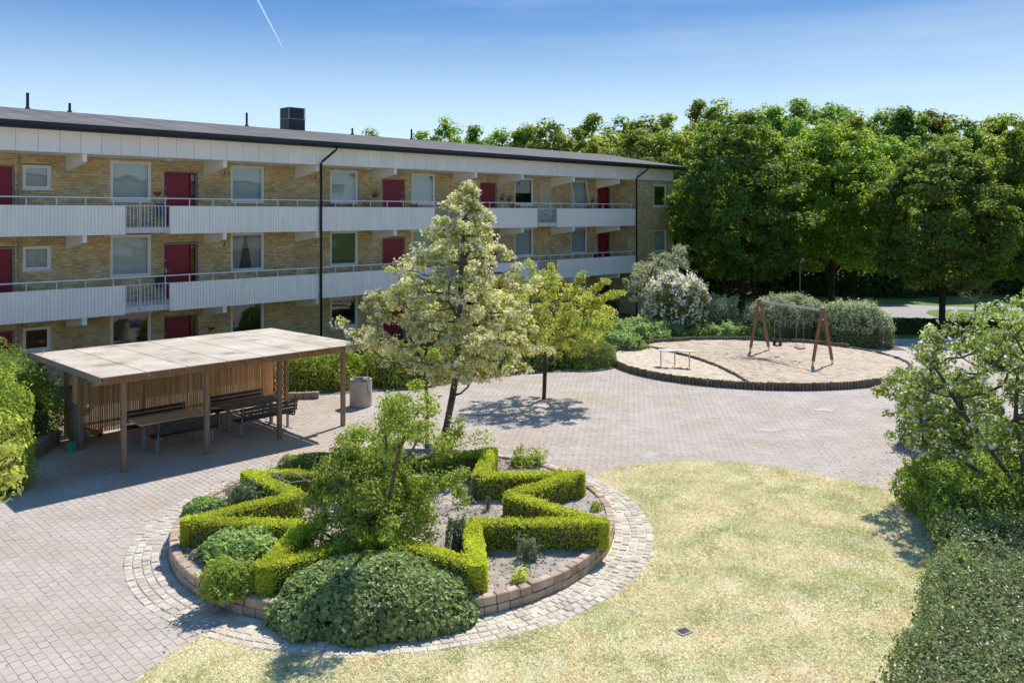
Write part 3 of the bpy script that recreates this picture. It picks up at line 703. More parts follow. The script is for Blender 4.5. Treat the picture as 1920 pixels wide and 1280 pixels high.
ring = tag(RB.build('cobble_path', M['joint_sand']), kind='structure')
rng = np.random.default_rng(11); st = []
for c_ in range(5):
    r0 = R_BED+0.03+c_*0.145; r1 = r0+0.131; a = rng.uniform(0, 0.1)
    end = a+2*math.pi
    while a < end-0.012:
        w = rng.uniform(0.125, 0.21)/r1; w = min(w, end-a)
        if w*r1 > 0.06: st.append(wedge(r0, r1, a+0.007/r1, a+w-0.007/r1, -0.03, 0.012, rng, j=0.005))
        a += w
st.sort(key=lambda q: q[2][1])
st_far = st[300:]
for V, F, o in st[:300]: mesh_np('cobblestone', V-o, F, M['cobble'], ring, loc=tuple(o))
VV = np.vstack([q[0] for q in st_far]); FF = np.vstack([q[1]+12*i for i, q in enumerate(st_far)])
mesh_np('cobblestone', VV, FF, M['cobble'], ring)['kind'] = 'stuff'

# round bed: soil, stone kerb wall
bed = empty('flower_bed', (RING_C[0], RING_C[1], 0), 0, 'round raised flower bed edged by two courses of brown stones', 'flower bed')
nr, na = 30, 110; V = []
for i in range(nr):
    r = (R_BED-0.13)*(i/(nr-1))
    for k in range(na):
        a = 2*math.pi*k/na; V.append((r*math.cos(a), r*math.sin(a), 0))
V = np.array(V); V[:, 2] = 0.235+0.022*lump(V, 3.1)+RNG.normal(size=len(V))*0.006
F = [(i*na+k, i*na+(k+1) % na, (i+1)*na+(k+1) % na, (i+1)*na+k) for i in range(nr-1) for k in range(na)]
mesh_np('soil', V, F, M['soil'], bed, smooth=False)
# clods and pebbles on the soil
n = 9000; a = RNG.uniform(0, 6.283, n); r = (R_BED-0.18)*np.sqrt(RNG.uniform(0, 1, n)); P = np.c_[r*np.cos(a), r*np.sin(a), np.full(n, 0.25)]
P[:, 2] = 0.24+0.022*lump(P*np.array([1, 1, 0]), 3.1)
sz = np.abs(RNG.normal(size=n))*0.012+0.006
oc = np.array([(1, 0, 0), (0, 1, 0), (-1, 0, 0), (0, -1, 0), (0, 0, .8)])
V = (P[:, None, :]+oc[None]*sz[:, None, None]*RNG.uniform(0.6, 1.3, (n, 5, 1))).reshape(-1, 3)
F = (np.arange(n)[:, None, None]*5+np.array([(0, 1, 4), (1, 2, 4), (2, 3, 4), (3, 0, 4)])[None]).reshape(-1, 3)
mesh_np('soil_clods', V, F, M['soil'], bed)['kind'] = 'stuff'
rng = np.random.default_rng(12)
for lay in range(2):
    a = 0.03*lay; end = a+2*math.pi
    while a < end-0.012:
        w = rng.uniform(0.17, 0.25)/R_BED; w = min(w, end-a)
        if end-(a+w) < 0.03: w = end-a
        V, F, o = wedge(R_BED-0.15, R_BED+(0.01 if lay == 0 else 0.0), a+0.006/R_BED, a+w-0.006/R_BED, 0.004+0.142*lay, 0.14+0.142*lay, rng, j=0.006, ch=0.013)
        o2 = o-np.array([RING_C[0], RING_C[1], 0])
        mesh_np('stone', V-o, F, M['wall_stone'], bed, loc=tuple(o2)); a += w

# lawn
LB = MB(); LB.sheet(lawn_poly, -0.0005); lawn = tag(LB.build('lawn', M['lawn_ground']), kind='structure')
rng = np.random.default_rng(13); n = 840000
x = rng.uniform(-5.6, 9.2, n); y = rng.uniform(8.5, 20.8, n)
d = rng.uniform(0, 1, n) < np.clip(1.35-(y-10)*0.05, 0.4, 1)
jx = 0.05*lump(np.c_[x, y, x*0], 7.0)
k = d & in_poly(x+jx, y+jx, lawn_poly) & (np.hypot(x-RING_C[0], y-RING_C[1]) > R_OUT-0.015+0.9*jx) & (np.abs(x) < 0.64*y+0.3)
x, y = x[k], y[k]; n = len(x)
a = rng.uniform(0, 6.283, n); w = rng.uniform(0.004, 0.011, n); hh = rng.uniform(0.008, 0.03, n)
hh *= 1+0.4*lump(np.c_[x, y, x*0], 3.0)
b = rng.uniform(0, 6.283, n); ln = rng.uniform(0.7, 2.6, n)*hh
V = np.empty((n, 3, 3))
V[:, 0] = np.c_[x-np.cos(a)*w, y-np.sin(a)*w, np.full(n, -0.001)]; V[:, 1] = np.c_[x+np.cos(a)*w, y+np.sin(a)*w, np.full(n, -0.001)]
V[:, 2] = np.c_[x+np.cos(b)*ln, y+np.sin(b)*ln, hh]
g = mesh_np('grass', V.reshape(-1, 3), np.arange(n*3).reshape(-1, 3), M['dry_grass']); tag(g, 'short parched grass covering the round lawn', 'grass', kind='stuff')
print('grass', n)

# planting soil behind the paving, road and lawns behind
MBs = MB(); MBs.sheet([(-8.1, 27.7), (-6.5, 27.95), (-5.2, 28.2), (-3.3, 28.95), (-1.4, 30.45), (0.6, 31.65), (2.6, 32.1), (3.9, 33.0), (4.4, 34.5), (6.0, 36.8), (9.5, 39.3), (14.2, 38.2),
                       (17.6, 37.0), (17.8, 40.5), (12.5, 41.5), (11, 46), (9.0, 51), (-13.8, 28.2), (-12.6, 26.0)], 0.004)
tag(MBs.build('planting_soil', M['dark_soil']), kind='structure')
MBs = MB(); MBs.sheet([(-12.7, 22.8), (-8.1, 27.5), (-13.2, 27.2), (-20, 21), (-20, 17), (-12.4, 19.4), (-11.9, 20.3), (-12.1, 22.0)], 0.006)
tag(MBs.build('planting_soil', M['dark_soil']), kind='structure')
MBs = MB(); MBs.sheet([(8.7, 18.4), (9.4, 15.0), (13.5, 14), (14.5, 22.8), (12, 23.1), (10.0, 22.2), (9.6, 20.5), (10.2, 19.2)], 0.005)
tag(MBs.build('planting_soil', M['soil']), kind='structure')
road_poly = [G(1180, 563), G(1380, 563.5), G(1500, 566), G(1620, 569), G(1700, 569), G(1765, 572), G(1830, 574), G(1920, 575), G(2100, 578),
             G(2100, 583.5), G(1920, 580), G(1830, 579), G(1770, 578.5), G(1742, 580), G(1736, 585), G(1755, 592), G(1800, 599), G(1860, 607), G(1930, 612), G(2100, 622),
             G(2100, 640), G(1930, 626), G(1870, 617), G(1800, 609.5), G(1740, 604), G(1660, 598), G(1560, 588), G(1460, 578), G(1380, 573), G(1180, 570)]
MBs = MB(); MBs.sheet(road_poly, -0.07); tag(MBs.build('road', M['asphalt']), kind='structure')
isl = [G(1742, 580.6), G(1772, 579.2), G(1830, 579.7), G(1920, 580.7), G(2100, 584.2), G(2100, 621), G(1930, 611.4), G(1860, 606.4), G(1800, 598.4), G(1756, 591.5), G(1737, 585)]
M['island_grass'] = mat('island_grass', (0.10, 0.175, 0.025), (0.15, 0.22, 0.04), 2.5, 0.95, bump=1.0, bscale=25)  # own green of the grass island, close to the far grass
MBs = MB(); MBs.sheet(isl, -0.066); tag(MBs.build('grass_island', M['island_grass']), kind='structure')

# ------------------------------------------------------------------ sandbox
SBC = (9.9, 33.8); SBX, SBY = 5.75, 5.05; SZ = 0.2
sandbox = empty('sandbox', (SBC[0], SBC[1], 0), 0, 'large round sand play area edged with upright wooden log pales', 'sandbox')
div = [G(1196, 645, .2), G(1211, 649, .2), G(1240, 655, .2), G(1275, 663.5, .2), G(1310, 673, .2), G(1345, 686, .2), G(1378, 702, .2), G(1403, 718, .2)]
left_poly = div+[(5.8, 28.5), (2, 30), (2, 40)]
nr, na = 60, 160; V = []
for i in range(nr):
    r = i/(nr-1)
    for k in range(na):
        a = 2*math.pi*k/na; V.append((SBX*r*math.cos(a), SBY*r*math.sin(a), 0))
V = np.array(V); V[:, 2] = SZ+0.012*lump(V, 4.3)+RNG.normal(size=len(V))*0.010-0.02*(np.hypot(V[:, 0]/SBX, V[:, 1]/SBY) < 0.8)
for hx, hy, hd, hr_ in ((1.25, 1.05, .05, .45), (1.85, -.15, .06, .5), (-3.6, -.9, .03, .5), (-1.2, -2.2, .025, .6), (.2, -1.5, .02, .5)):
    V[:, 2] -= hd*np.exp(-((V[:, 0]-hx)**2+(V[:, 1]-hy)**2)/hr_**2)
V[:, 2] += .012*lump(V*np.array([1, 1, 0]), 9)
F = np.array([(i*na+k, i*na+(k+1) % na, (i+1)*na+(k+1) % na, (i+1)*na+k) for i in range(nr-1) for k in range(na)])
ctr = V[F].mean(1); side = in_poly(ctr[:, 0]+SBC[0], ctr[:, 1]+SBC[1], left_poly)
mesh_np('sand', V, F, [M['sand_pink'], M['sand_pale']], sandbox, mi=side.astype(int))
def log_pale(x, y, r, z0, z1, parent, org, name='log_pale'):
    mb = MB(); a0 = random.random()*6; nn = 8
    V = [(r*math.cos(a0+k*math.pi/4), r*math.sin(a0+k*math.pi/4), z) for z in (z0, z1-0.012) for k in range(nn)]
    V += [(0.8*r*math.cos(a0+k*math.pi/4), 0.8*r*math.sin(a0+k*math.pi/4), z1) for k in range(nn)]
    mb.add(V, [(k, (k+1) % nn, nn+(k+1) % nn, nn+k) for k in range(nn)]+[(nn+k, nn+(k+1) % nn, 2*nn+(k+1) % nn, 2*nn+k) for k in range(nn)]+[tuple(range(2*nn, 3*nn))])
    mb.build(name, M['log'], parent, loc=(x-org[0], y-org[1], 0))
a = 0.0
while a < 2*math.pi-0.004:
    x = SBC[0]+(SBX+0.05)*math.cos(a); y = SBC[1]+(SBY+0.05)*math.sin(a)
    far = math.sin(a) > 0.15 and math.cos(a) < 0.85
    log_pale(x, y, 0.062, 0.0, (0.36 if far else 0.265)+random.uniform(-0.015, 0.015), sandbox, SBC)
    a += 0.128/math.hypot(SBX*math.sin(a), SBY*math.cos(a))
dl = [Vector((x, y, 0)) for x, y in div]
for p, q in zip(dl[:-1], dl[1:]):
    n = max(2, int((q-p).length/0.13))
    for k in range(n):
        c = p.lerp(q, k/n)
        if (c.x-SBC[0])**2/SBX**2+(c.y-SBC[1])**2/SBY**2 < 0.99: log_pale(c.x, c.y, 0.055, 0.1, 0.27+random.uniform(-0.01, 0.01), sandbox, SBC)

# ================================================================== APARTMENT BUILDING
ORG = (20.0, 32.0, 0.0)
bld = empty('apartment_building', W(20, 32), R(45), 'long three storey yellow brick block with white access galleries and burgundy doors', 'building')
def bpart(mb, name, m, parent=None, smooth=False): return mb.build(name, m, parent or bld, ORG, smooth)
def sub(mb, name, m, parent): return mb.build(name, m, parent, ORG)
S0, S1, SE = 0.0, 40.83, 44.85
VW, VF = 32.0, 30.26
FL = (0.0, 2.8, 5.6)
# openings of the recessed wall, (kind, s0, s1)
opens = []   # (s0, s1, z0, z1)
def floor_openings(f):
    z = FL[f]; top = (2.55 if f < 2 else 2.5)
    L_ = []
    sill = z+0.93; head = z+top-0.05
    L_.append(('door', 7.0, 8.05, z, z+2.14, 'plain'))
    L_.append(('small', 8.3, 9.2, z+1.33, z+2.17, 'grey'))
    for i, (a, b) in enumerate(((11.16, 12.66), (15.83, 17.33), (20.52, 22.02), (25.11, 26.62), (32.2, 33.72), (36.87, 38.38))):
        L_.append(('big', a, b, sill, head, i))
    L_.append(('door', 13.12, 14.46, z, z+2.14, 'side'))
    L_.append(('door', 23.36, 24.70, z, z+2.14, 'left'))
    L_.append(('small', 28.55, 29.42, z+1.25, z+2.2, 'grey'))
    L_.append(('door', 29.65, 30.85, z, z+2.14, 'plain'))
    L_.append(('door', 39.35, 40.6, z, z+2.14, 'side'))
    return L_
OP = [(f, o) for f in range(3) for o in floor_openings(f)]
# mortar wall with openings
def wall_cells(s0, s1, z0, z1, rects):
    xs = sorted({s0, s1} | {v for r in rects for v in r[:2] if s0 < v < s1}); out = []
    for a, b in zip(xs[:-1], xs[1:]):
        hit = sorted([(r[2], r[3]) for r in rects if r[0] <= a+1e-6 and r[1] >= b-1e-6]); z = z0
        for h0, h1 in hit:
            if h0 > z+1e-6: out.append((a, b, z, h0))
            z = max(z, h1)
        if z < z1-1e-6: out.append((a, b, z, z1))
    return out
rects = [(o[1], o[2], o[3], o[4]) for f, o in OP]
wb = MB()
for a, b, z0, z1 in wall_cells(-10, S1, -0.05, 8.3, rects):
    wb.add([(a, VW+.012, z0), (b, VW+.012, z0), (b, VW+.012, z1), (a, VW+.012, z1)], [(0, 1, 2, 3)])
for a, b, z0, z1 in rects:
    y0, y1 = VW+.012, VW+.25
    wb.add([(a, y0, z0), (a, y1, z0), (a, y1, z1), (a, y0, z1)], [(0, 1, 2, 3)]); wb.add([(b, y0, z0), (b, y0, z1), (b, y1, z1), (b, y1, z0)], [(0, 1, 2, 3)])
    wb.add([(a, y0, z0), (b, y0, z0), (b, y1, z0), (a, y1, z0)], [(0, 1, 2, 3)]); wb.add([(a, y0, z1), (a, y1, z1), (b, y1, z1), (b, y0, z1)], [(0, 1, 2, 3)])
wall = bpart(wb, 'wall', M['mortar'])
# end block flush with the galleries
erects = [(42.7, 44.08, z+0.9, z+2.3) for z in FL]
wb = MB()
yf = VF+.012
for a, b, z0, z1 in wall_cells(S1, SE, -0.05, 8.27, erects): wb.add([(a, yf, z0), (b, yf, z0), (b, yf, z1), (a, yf, z1)], [(0, 1, 2, 3)])
for a, b, z0, z1 in erects:
    y0, y1 = yf, yf+.24
    wb.add([(a, y0, z0), (a, y1, z0), (a, y1, z1), (a, y0, z1)], [(0, 1, 2, 3)]); wb.add([(b, y0, z0), (b, y0, z1), (b, y1, z1), (b, y1, z0)], [(0, 1, 2, 3)])
    wb.add([(a, y0, z0), (b, y0, z0), (b, y1, z0), (a, y1, z0)], [(0, 1, 2, 3)]); wb.add([(a, y0, z1), (a, y1, z1), (b, y1, z1), (b, y0, z1)], [(0, 1, 2, 3)])
wb.add([(S1+.012, VF+.012, -.05), (S1+.012, VW+.012, -.05), (S1+.012, VW+.012, 8.27), (S1+.012, VF+.012, 8.27)], [(0, 1, 2, 3)])
wb.add([(SE-.012, VF+.012, -.05), (SE-.012, 41.9, -.05), (SE-.012, 41.9, 8.9), (SE-.012, VF+.012, 8.9)], [(0, 1, 2, 3)])
wb.add([(-10, 41.9, -.05), (SE-.012, 41.9, -.05), (SE-.012, 41.9, 8.9), (-10, 41.9, 8.9)], [(0, 1, 2, 3)])
bpart(wb, 'wall', M['mortar'])
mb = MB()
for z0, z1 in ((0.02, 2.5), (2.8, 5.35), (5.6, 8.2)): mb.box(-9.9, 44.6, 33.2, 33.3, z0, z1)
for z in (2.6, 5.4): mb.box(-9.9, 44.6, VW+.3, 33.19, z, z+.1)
bpart(mb, 'room_shade_backing', M['interior_shade'])  # dark backing behind the panes, standing for the shade of unlit rooms

# bricks: each course laid by itself; the nearest three hundred as parts
BL, BH, BJ = 0.238, 0.0625, 0.012
bricks = []   # (kind, a0, a1, z0): kind 'f' recessed wall, 'e' end block front, 'r' return wall, 'g' gable
def lay(kind, s0, s1, z0, z1, rects):
    z = z0; row = 0
    while z+BH < z1+0.02:
        off = [0, 0.125, 0.0625, 0.1875][row % 4]
        s = s0-off
        cuts = [(r[0], r[1]) for r in rects if r[2] < z+BH-0.01 and r[3] > z+0.01]
        while s < s1:
            a, b = max(s, s0), min(s+BL, s1)
            segs = [(a, b)]
            for c0, c1 in cuts:
                segs = [q for p in segs for q in ((p[0], min(p[1], c0)), (max(p[0], c1), p[1]))if q[1]-q[0] > 0.03]
            for p in segs:
                if p[1]-p[0] > 0.03: bricks.append((kind, p[0], p[1], z))
            s += BL+BJ
        z += BH+BJ; row += 1
lay('f', 4.0, S1-.01, 0.0, 8.14, rects)
lay('e', S1-.004, SE, 0.0, 8.25, erects)
lay('r', VF+.004, VW-.004, 0.0, 8.14, [])
lay('g', VF+.004, 41.9, 0.0, 8.8, [])
def brick_geo(B, rng):
    n = len(B); V = np.empty((n, 8, 3)); kd = np.array([{'f': 0, 'e': 1, 'r': 2, 'g': 3}[b[0]] for b in B])
    a0 = np.array([b[1] for b in B]); a1 = np.array([b[2] for b in B]); z = np.array([b[3] for b in B])
    pr = rng.normal(size=n)*0.0016; dz = rng.normal(size=n)*0.001
    for i, (t, h, d) in enumerate(((0, 0, 1), (1, 0, 1), (1, 1, 1), (0, 1, 1), (0, 0, 0), (1, 0, 0), (1, 1, 0), (0, 1, 0))):
        along = np.where(t, a1, a0); dep = (0.02 if d else 0.0)+pr*(1-d); zz = z+dz+(BH if h else 0)
        sg = np.select([kd == 0, kd == 1, kd == 2, kd == 3], [along, along, S1+dep, SE-dep])
        vv = np.select([kd == 0, kd == 1, kd == 2, kd == 3], [VW+dep, VF+dep, along, along])
        V[:, i] = np.c_[sg, vv, zz]
    return V
qb = np.array([(4, 5, 6, 7), (0, 1, 5, 4), (1, 2, 6, 5), (2, 3, 7, 6), (3, 0, 4, 7)])
vis = [(i, math.hypot(*W(b[1], VW)[:2])) for i, b in enumerate(bricks) if b[0] == 'f' and b[1] > 7.4 and b[3] > 6.4]
vis.sort(key=lambda q: q[1]); near = {i for i, d in vis[:300]}
BV = brick_geo(bricks, np.random.default_rng(21)); o3 = np.array(ORG)
for i in near:
    c = BV[i].mean(0); mesh_np('brick', BV[i]-c, qb, M['brick'], wall, loc=tuple(c-o3))
rest = np.array([i for i in range(len(bricks)) if i not in near])
mesh_np('brick', BV[rest].reshape(-1, 3)-o3, (np.arange(len(rest))[:, None, None]*8+qb[None]).reshape(-1, 4), M['brick'], wall)['kind'] = 'stuff'
print('bricks', len(bricks))

# windows
style = {(2, 0): 'blind', (2, 1): 'blind', (2, 2): 'blind', (2, 3): 'blind', (2, 4): 'half', (2, 5): 'blind',
         (1, 0): 'blind', (1, 1): 'curtain', (1, 2): 'dark', (1, 3): 'blind', (1, 4): 'blind', (1, 5): 'blind',
         (0, 0): 'dark', (0, 1): 'dark', (0, 2): 'dark', (0, 3): 'half', (0, 4): 'blind', (0, 5): 'dark'}
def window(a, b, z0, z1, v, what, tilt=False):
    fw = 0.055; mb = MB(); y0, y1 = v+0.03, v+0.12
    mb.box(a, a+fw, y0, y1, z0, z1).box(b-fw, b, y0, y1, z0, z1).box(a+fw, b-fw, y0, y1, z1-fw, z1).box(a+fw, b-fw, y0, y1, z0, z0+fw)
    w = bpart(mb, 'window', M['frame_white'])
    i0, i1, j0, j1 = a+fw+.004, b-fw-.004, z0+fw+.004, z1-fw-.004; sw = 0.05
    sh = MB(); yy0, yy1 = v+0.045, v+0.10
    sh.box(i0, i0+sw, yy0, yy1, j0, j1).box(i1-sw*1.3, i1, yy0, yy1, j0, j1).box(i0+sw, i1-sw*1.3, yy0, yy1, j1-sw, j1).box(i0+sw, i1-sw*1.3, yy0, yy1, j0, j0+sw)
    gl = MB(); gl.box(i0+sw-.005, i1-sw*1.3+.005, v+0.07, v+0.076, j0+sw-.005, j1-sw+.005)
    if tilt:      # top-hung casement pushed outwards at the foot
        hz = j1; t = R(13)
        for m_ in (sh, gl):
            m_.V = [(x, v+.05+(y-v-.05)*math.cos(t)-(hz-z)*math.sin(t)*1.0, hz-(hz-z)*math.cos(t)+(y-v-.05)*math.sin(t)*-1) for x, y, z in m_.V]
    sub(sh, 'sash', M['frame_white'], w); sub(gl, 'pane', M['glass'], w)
    sl_ = MB(); sl_.box(a-.04, b+.04, v-.05, v+.03, z0-.035, z0-.003); sub(sl_, 'sill', M['frame_white'], w)
    cu = MB(); vb = v+0.2
    if what == 'blind': cu.box(a, b, vb, vb+.01, z0+.02, z1)
    elif what == 'half': cu.box(a, b, vb, vb+.01, z0+(z1-z0)*.45, z1)
    elif what == 'curtain':
        m_ = (a+b)/2
        for q0, q1, k in ((a, m_-.02, 1), (m_+.02, b, -1)):
            nn = 24; V = []
            for i in range(nn+1):
                x = q0+(q1-q0)*i/nn; wv = 0.02*math.sin(i*1.9)
                xb = (a if k > 0 else b)+(x-(a if k > 0 else b))*0.62
                V += [(xb, vb+wv, z0), ((xb+x)/2, vb+wv, (z0+z1)/2), (x, vb+wv, z1)]
            cu.add(V, [(3*i+j, 3*i+3+j, 3*i+4+j, 3*i+1+j) for i in range(nn) for j in (0, 1)])
    if cu.V: sub(cu, 'curtain' if what == 'curtain' else 'blind', M['curtain'] if what == 'curtain' else M['blind'], w)
    return w
def door(a, b, z0, z1, kind):
    fw = 0.05; mb = MB(); g = 0.03; v = VW
    sa, sb = a+fw, b-fw; da, db = sa, sb; side = None
    if kind == 'side': db = sb-0.26; side = (db+.04, sb)
    if kind == 'left': da = sa+0.12; side = (sa, da-.03)
    mb.box(da, db, v+.10, v+.145, z0+g, z1-fw)
    d = bpart(mb, 'door', M['door_red'])
    fr = MB(); fr.box(a, a+fw-.003, v+.06, v+.16, z0, z1).box(b-fw+.003, b, v+.06, v+.16, z0, z1).box(a+fw, b-fw, v+.06, v+.16, z1-fw+.003, z1)
    fr.box(a+fw, b-fw, v+.02, v+.16, z0, z0+g-.004)
    sub(fr, 'door_frame', M['frame_grey'], d)
    hd = MB(); hx = da+.07 if kind != 'left' else db-.07
    hd.box(hx-.02, hx+.02, v+.09, v+.098, z0+1.0, z0+1.18).box(hx, hx+.10, v+.05, v+.065, z0+1.07, z0+1.09).box(hx-.015, hx+.015, v+.085, v+.098, z0+1.45, z0+1.5)
    sub(hd, 'handle', M['steel'], d)
    if side:
        sp = MB(); a0, a1 = side; ww = .03
        zs = [z0+.45, z0+.98, z0+1.5, z1-fw-.01]
        sp.box(a0, a0+ww, v+.09, v+.14, z0+g, z1-fw).box(a1-ww, a1-.002, v+.09, v+.14, z0+g, z1-fw).box(a0+ww, a1-ww, v+.095, v+.14, z0+g, zs[0])
        for z in zs[1:]: sp.box(a0+ww, a1-ww, v+.09, v+.14, z-.06, z)
        sub(sp, 'sidelight', M['door_red'] if kind == 'side' else M['frame_grey'], d)
        gl = MB()
        for i in range(3): gl.box(a0+ww-.002, a1-ww+.002, v+.11, v+.115, (zs[i] if i == 0 else zs[i])+.001, zs[i+1]-.061)
        sub(gl, 'pane', M['glass'], d)
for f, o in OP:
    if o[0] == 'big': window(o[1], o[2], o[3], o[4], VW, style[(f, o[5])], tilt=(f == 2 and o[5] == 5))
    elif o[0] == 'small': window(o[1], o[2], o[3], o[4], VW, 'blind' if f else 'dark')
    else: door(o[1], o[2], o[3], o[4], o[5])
for i, (a, b, z0, z1) in enumerate(erects): window(a, b, z0, z1, VF, ('dark', 'blind', 'dark')[i])

# gallery slabs, brackets, panels, rails
gaps = [(11.06, 12.63), (25.1, 26.65), (32.14, 33.70)]
brs = [4.6, 9.74, 14.76, 18.83, 22.86, 27.79, 31.1, 35.18, 39.26]
for f in (1, 2):
    z = FL[f]
    mb = MB(); mb.box(-10, S1-.004, VF+.06, VW-.004, z-.2, z-.003); bpart(mb, 'gallery_slab', M['soffit'])
def bracket(s, zt, d0, d1):
    mb = MB(); w = .075; vt = VF+.05
    P = [(VW-.003, zt), (vt, zt), (vt, zt-d1), (VW-.003, zt-d0)]
    V = [(s-w, v, z) for v, z in P]+[(s+w, v, z) for v, z in P]
    mb.add(V, [(3, 2, 1, 0), (4, 5, 6, 7), (0, 1, 5, 4), (1, 2, 6, 5), (2, 3, 7, 6), (3, 0, 4, 7)]); bpart(mb, 'bracket', M['white_paint'])
for s in brs:
    for zt in (2.597, 5.397): bracket(s, zt, .52, .30)
    bracket(s, 8.117, .52, .26)
pan_edges = [(2.0, 11.06), (12.63, 18.85), (18.9, 25.1), (26.65, 32.14), (33.70, S1-.03)]
def panel(a, b, z0, z1):
    """corrugated sheet: raised ribs every 0.115 m"""
    p = 0.115; y = VF-.02; V = []; F = []; xs = []
    s = a
    while s < b-1e-6:
        e = min(s+p, b); w = e-s
        xs += [(s, y), (s+w*.80, y), (s+w*.86, y+.022), (s+w*.94, y+.022)]; s = e
    xs.append((b, y)); n = len(xs)
    V = [(x, v, z0) for x, v in xs]+[(x, v, z1) for x, v in xs]
    F = [(i, i+1, n+i+1, n+i) for i in range(n-1)]
    mb = MB(); mb.add(V, F)
    mb.box(a, b, y+.024, y+.045, z1-.05, z1).box(a, b, y+.024, y+.045, z0, z0+.05).box(a, b, y+.03, y+.04, z0+.05, z1-.05)
    return bpart(mb, 'balcony_panel', M['white_sheet'])
for f in (1, 2):
    z = FL[f]; z0, z1, zr = z-.25, z+.77, z+1.04
    for a, b in pan_edges: panel(a, b, z0, z1)
    mb = MB(); mb.box(2.0, S1-.005, VF-.03, VF+.02, zr-.02, zr+.02); bpart(mb, 'top_rail', M['rail_paint'])
    s = 2.55
    while s < S1:
        mb = MB(); mb.box(s-.015, s+.015, VF+.027, VF+.05, z-.2, zr-.021); bpart(mb, 'rail_post', M['rail_paint']); s += 0.902
    for a, b in gaps:
        mb = MB(); mb.box(a, b, VF-.005, VF+.022, z1-.02, z1+.005); bpart(mb, 'gap_rail', M['rail_paint'])
        mb = MB(); mb.box(a, b, VF-.005, VF+.022, z0+.20, z0+.23); bpart(mb, 'gap_rail', M['rail_paint'])
        n = 13
        for k in range(n):
            x = a+.03+(b-a-.06)*k/(n-1); mb = MB(); mb.box(x-.009, x+.009, VF-.019, VF-.006, z0+.02, z1+.02); bpart(mb, 'baluster', M['rail_paint'])
# fascia panels
s = 44.80; wps = 0.652; k = 0
while s > -1:
    mb = MB(); mb.box(s-wps+.012, s, VF-.025, VF-.003, 8.13, 8.99); bpart(mb, 'fascia_panel', M['fascia_white']); s -= wps
mb = MB(); mb.box(-1, 44.83, VF, VF+.05, 8.135, 8.985); bpart(mb, 'fascia_backing', M['frame_grey'])
mb = MB(); mb.box(-10, S1-.003, VF+.052, VW-.003, 8.12, 8.16); bpart(mb, 'soffit', M['soffit'])
mb = MB(); mb.box(S1+.02, 44.86, VF-.028, VF-.0, 8.095, 8.126); bpart(mb, 'drip_edge', M['black_metal'])
# roof: low double pitch with overhang
RV0, RVR, RV1 = 29.72, 36.0, 42.3; ZE, ZR = 9.07, 10.14
rs0, rs1 = -10.0, 45.42
mb = MB()
V = [(rs0, RV0, ZE), (rs1, RV0, ZE), (rs1, RVR, ZR), (rs0, RVR, ZR), (rs0, RV1, ZE), (rs1, RV1, ZE)]
V += [(x, y, z-.12) for x, y, z in V]
mb.add(V, [(0, 1, 2, 3), (3, 2, 5, 4), (9, 8, 7, 6), (10, 11, 8, 9), (0, 6, 7, 1), (1, 7, 8, 2), (2, 8, 11, 5), (4, 5, 11, 10), (0, 3, 9, 6), (3, 4, 10, 9)])
bpart(mb, 'roof', M['roof_felt'])
roof = bld.children[-1] if False else [c for c in bld.children if c.name.startswith('roof')][0]
s = rs0+.6
while s < rs1-.3:   # felt laps
    mb = MB(); mb.add([(s, RV0+.03, ZE+.008), (s+.05, RV0+.03, ZE+.008), (s+.05, RVR-.02, ZR+.006), (s, RVR-.02, ZR+.006)], [(0, 1, 2, 3)]); sub(mb, 'felt_lap', M['roof_felt'], roof); s += 1.0
mb = MB(); mb.box(rs0, rs1, RV0-.004-.13, RV0-.004, ZE-.16, ZE-.02).box(rs0, rs1, RV0+.002, RV0+.03, ZE-.26, ZE-.121); bpart(mb, 'gutter', M['black_metal'])
mb = MB(); mb.box(rs0, rs1-.02, RV0+.05, VF-.03, 8.86, 8.90); bpart(mb, 'eaves_board', M['soffit'])
mb = MB(); mb.bar((rs1+.012, RV0, ZE-.08), (rs1+.012, RVR, ZR-.08), .02, .2); bpart(mb, 'verge_board', M['black_metal'])
def dpipe(sg, sp, zb=0.0):
    mb = MB(); v0 = RV0-.06; v1 = VF-.10
    mb.tube([(sg, v0, ZE-.12), (sg, v0, ZE-.30), (sg-.06, v0+.03, ZE-.36), (sp+.06, v1-.03, ZE-.80), (sp, v1, ZE-.88), (sp, v1, zb)], .05, 10)
    p = bpart(mb, 'downpipe', M['black_metal'], smooth=True)
    for z in (2.3, 4.7, 7.0):
        c = MB(); c.tube([(sp, v1, z), (sp, v1, z+.05)], .06, 10).box(sp-.01, sp+.01, v1+.05, VF-.03, z+.01, z+.03); sub(c, 'pipe_clip', M['black_metal'], p)
dpipe(19.35, 18.9); dpipe(41.25, 40.78)
def onroof(px, v=36.0):
    u = (px-960)/FOC; return v*(1+u)/(1-u)
for px, h, r in ((52, .62, .055), (131, .36, .05), (463, .62, .05), (661, .33, .05), (772, .55, .05), (942, .55, .05)):
    s = onroof(px); mb = MB(); mb.tube([(s, 36.02, ZR-.03), (s, 36.02, ZR+.06), (s, 36.02, ZR+.07), (s, 36.02, ZR+h)], [.11, .08, r, r], 10); bpart(mb, 'vent_pipe', M['black_metal'])
s = onroof(550, 36.4)
mb = MB(); mb.box(s-.44, s+.44, 36.05, 36.9, ZR-.1, ZR+.53); vb = bpart(mb, 'ventilation_box', M['black_metal'])
mb = MB(); mb.box(s-.41, s+.41, 36.08, 36.87, ZR+.56, ZR+1.08); sub(mb, 'fan_housing', M['black_metal'], vb)
mb = MB(); mb.box(s-.46, s+.46, 36.03, 36.92, ZR+.531, ZR+.559).box(s-.45, s+.45, 36.04, 36.91, ZR+1.081, ZR+1.10)
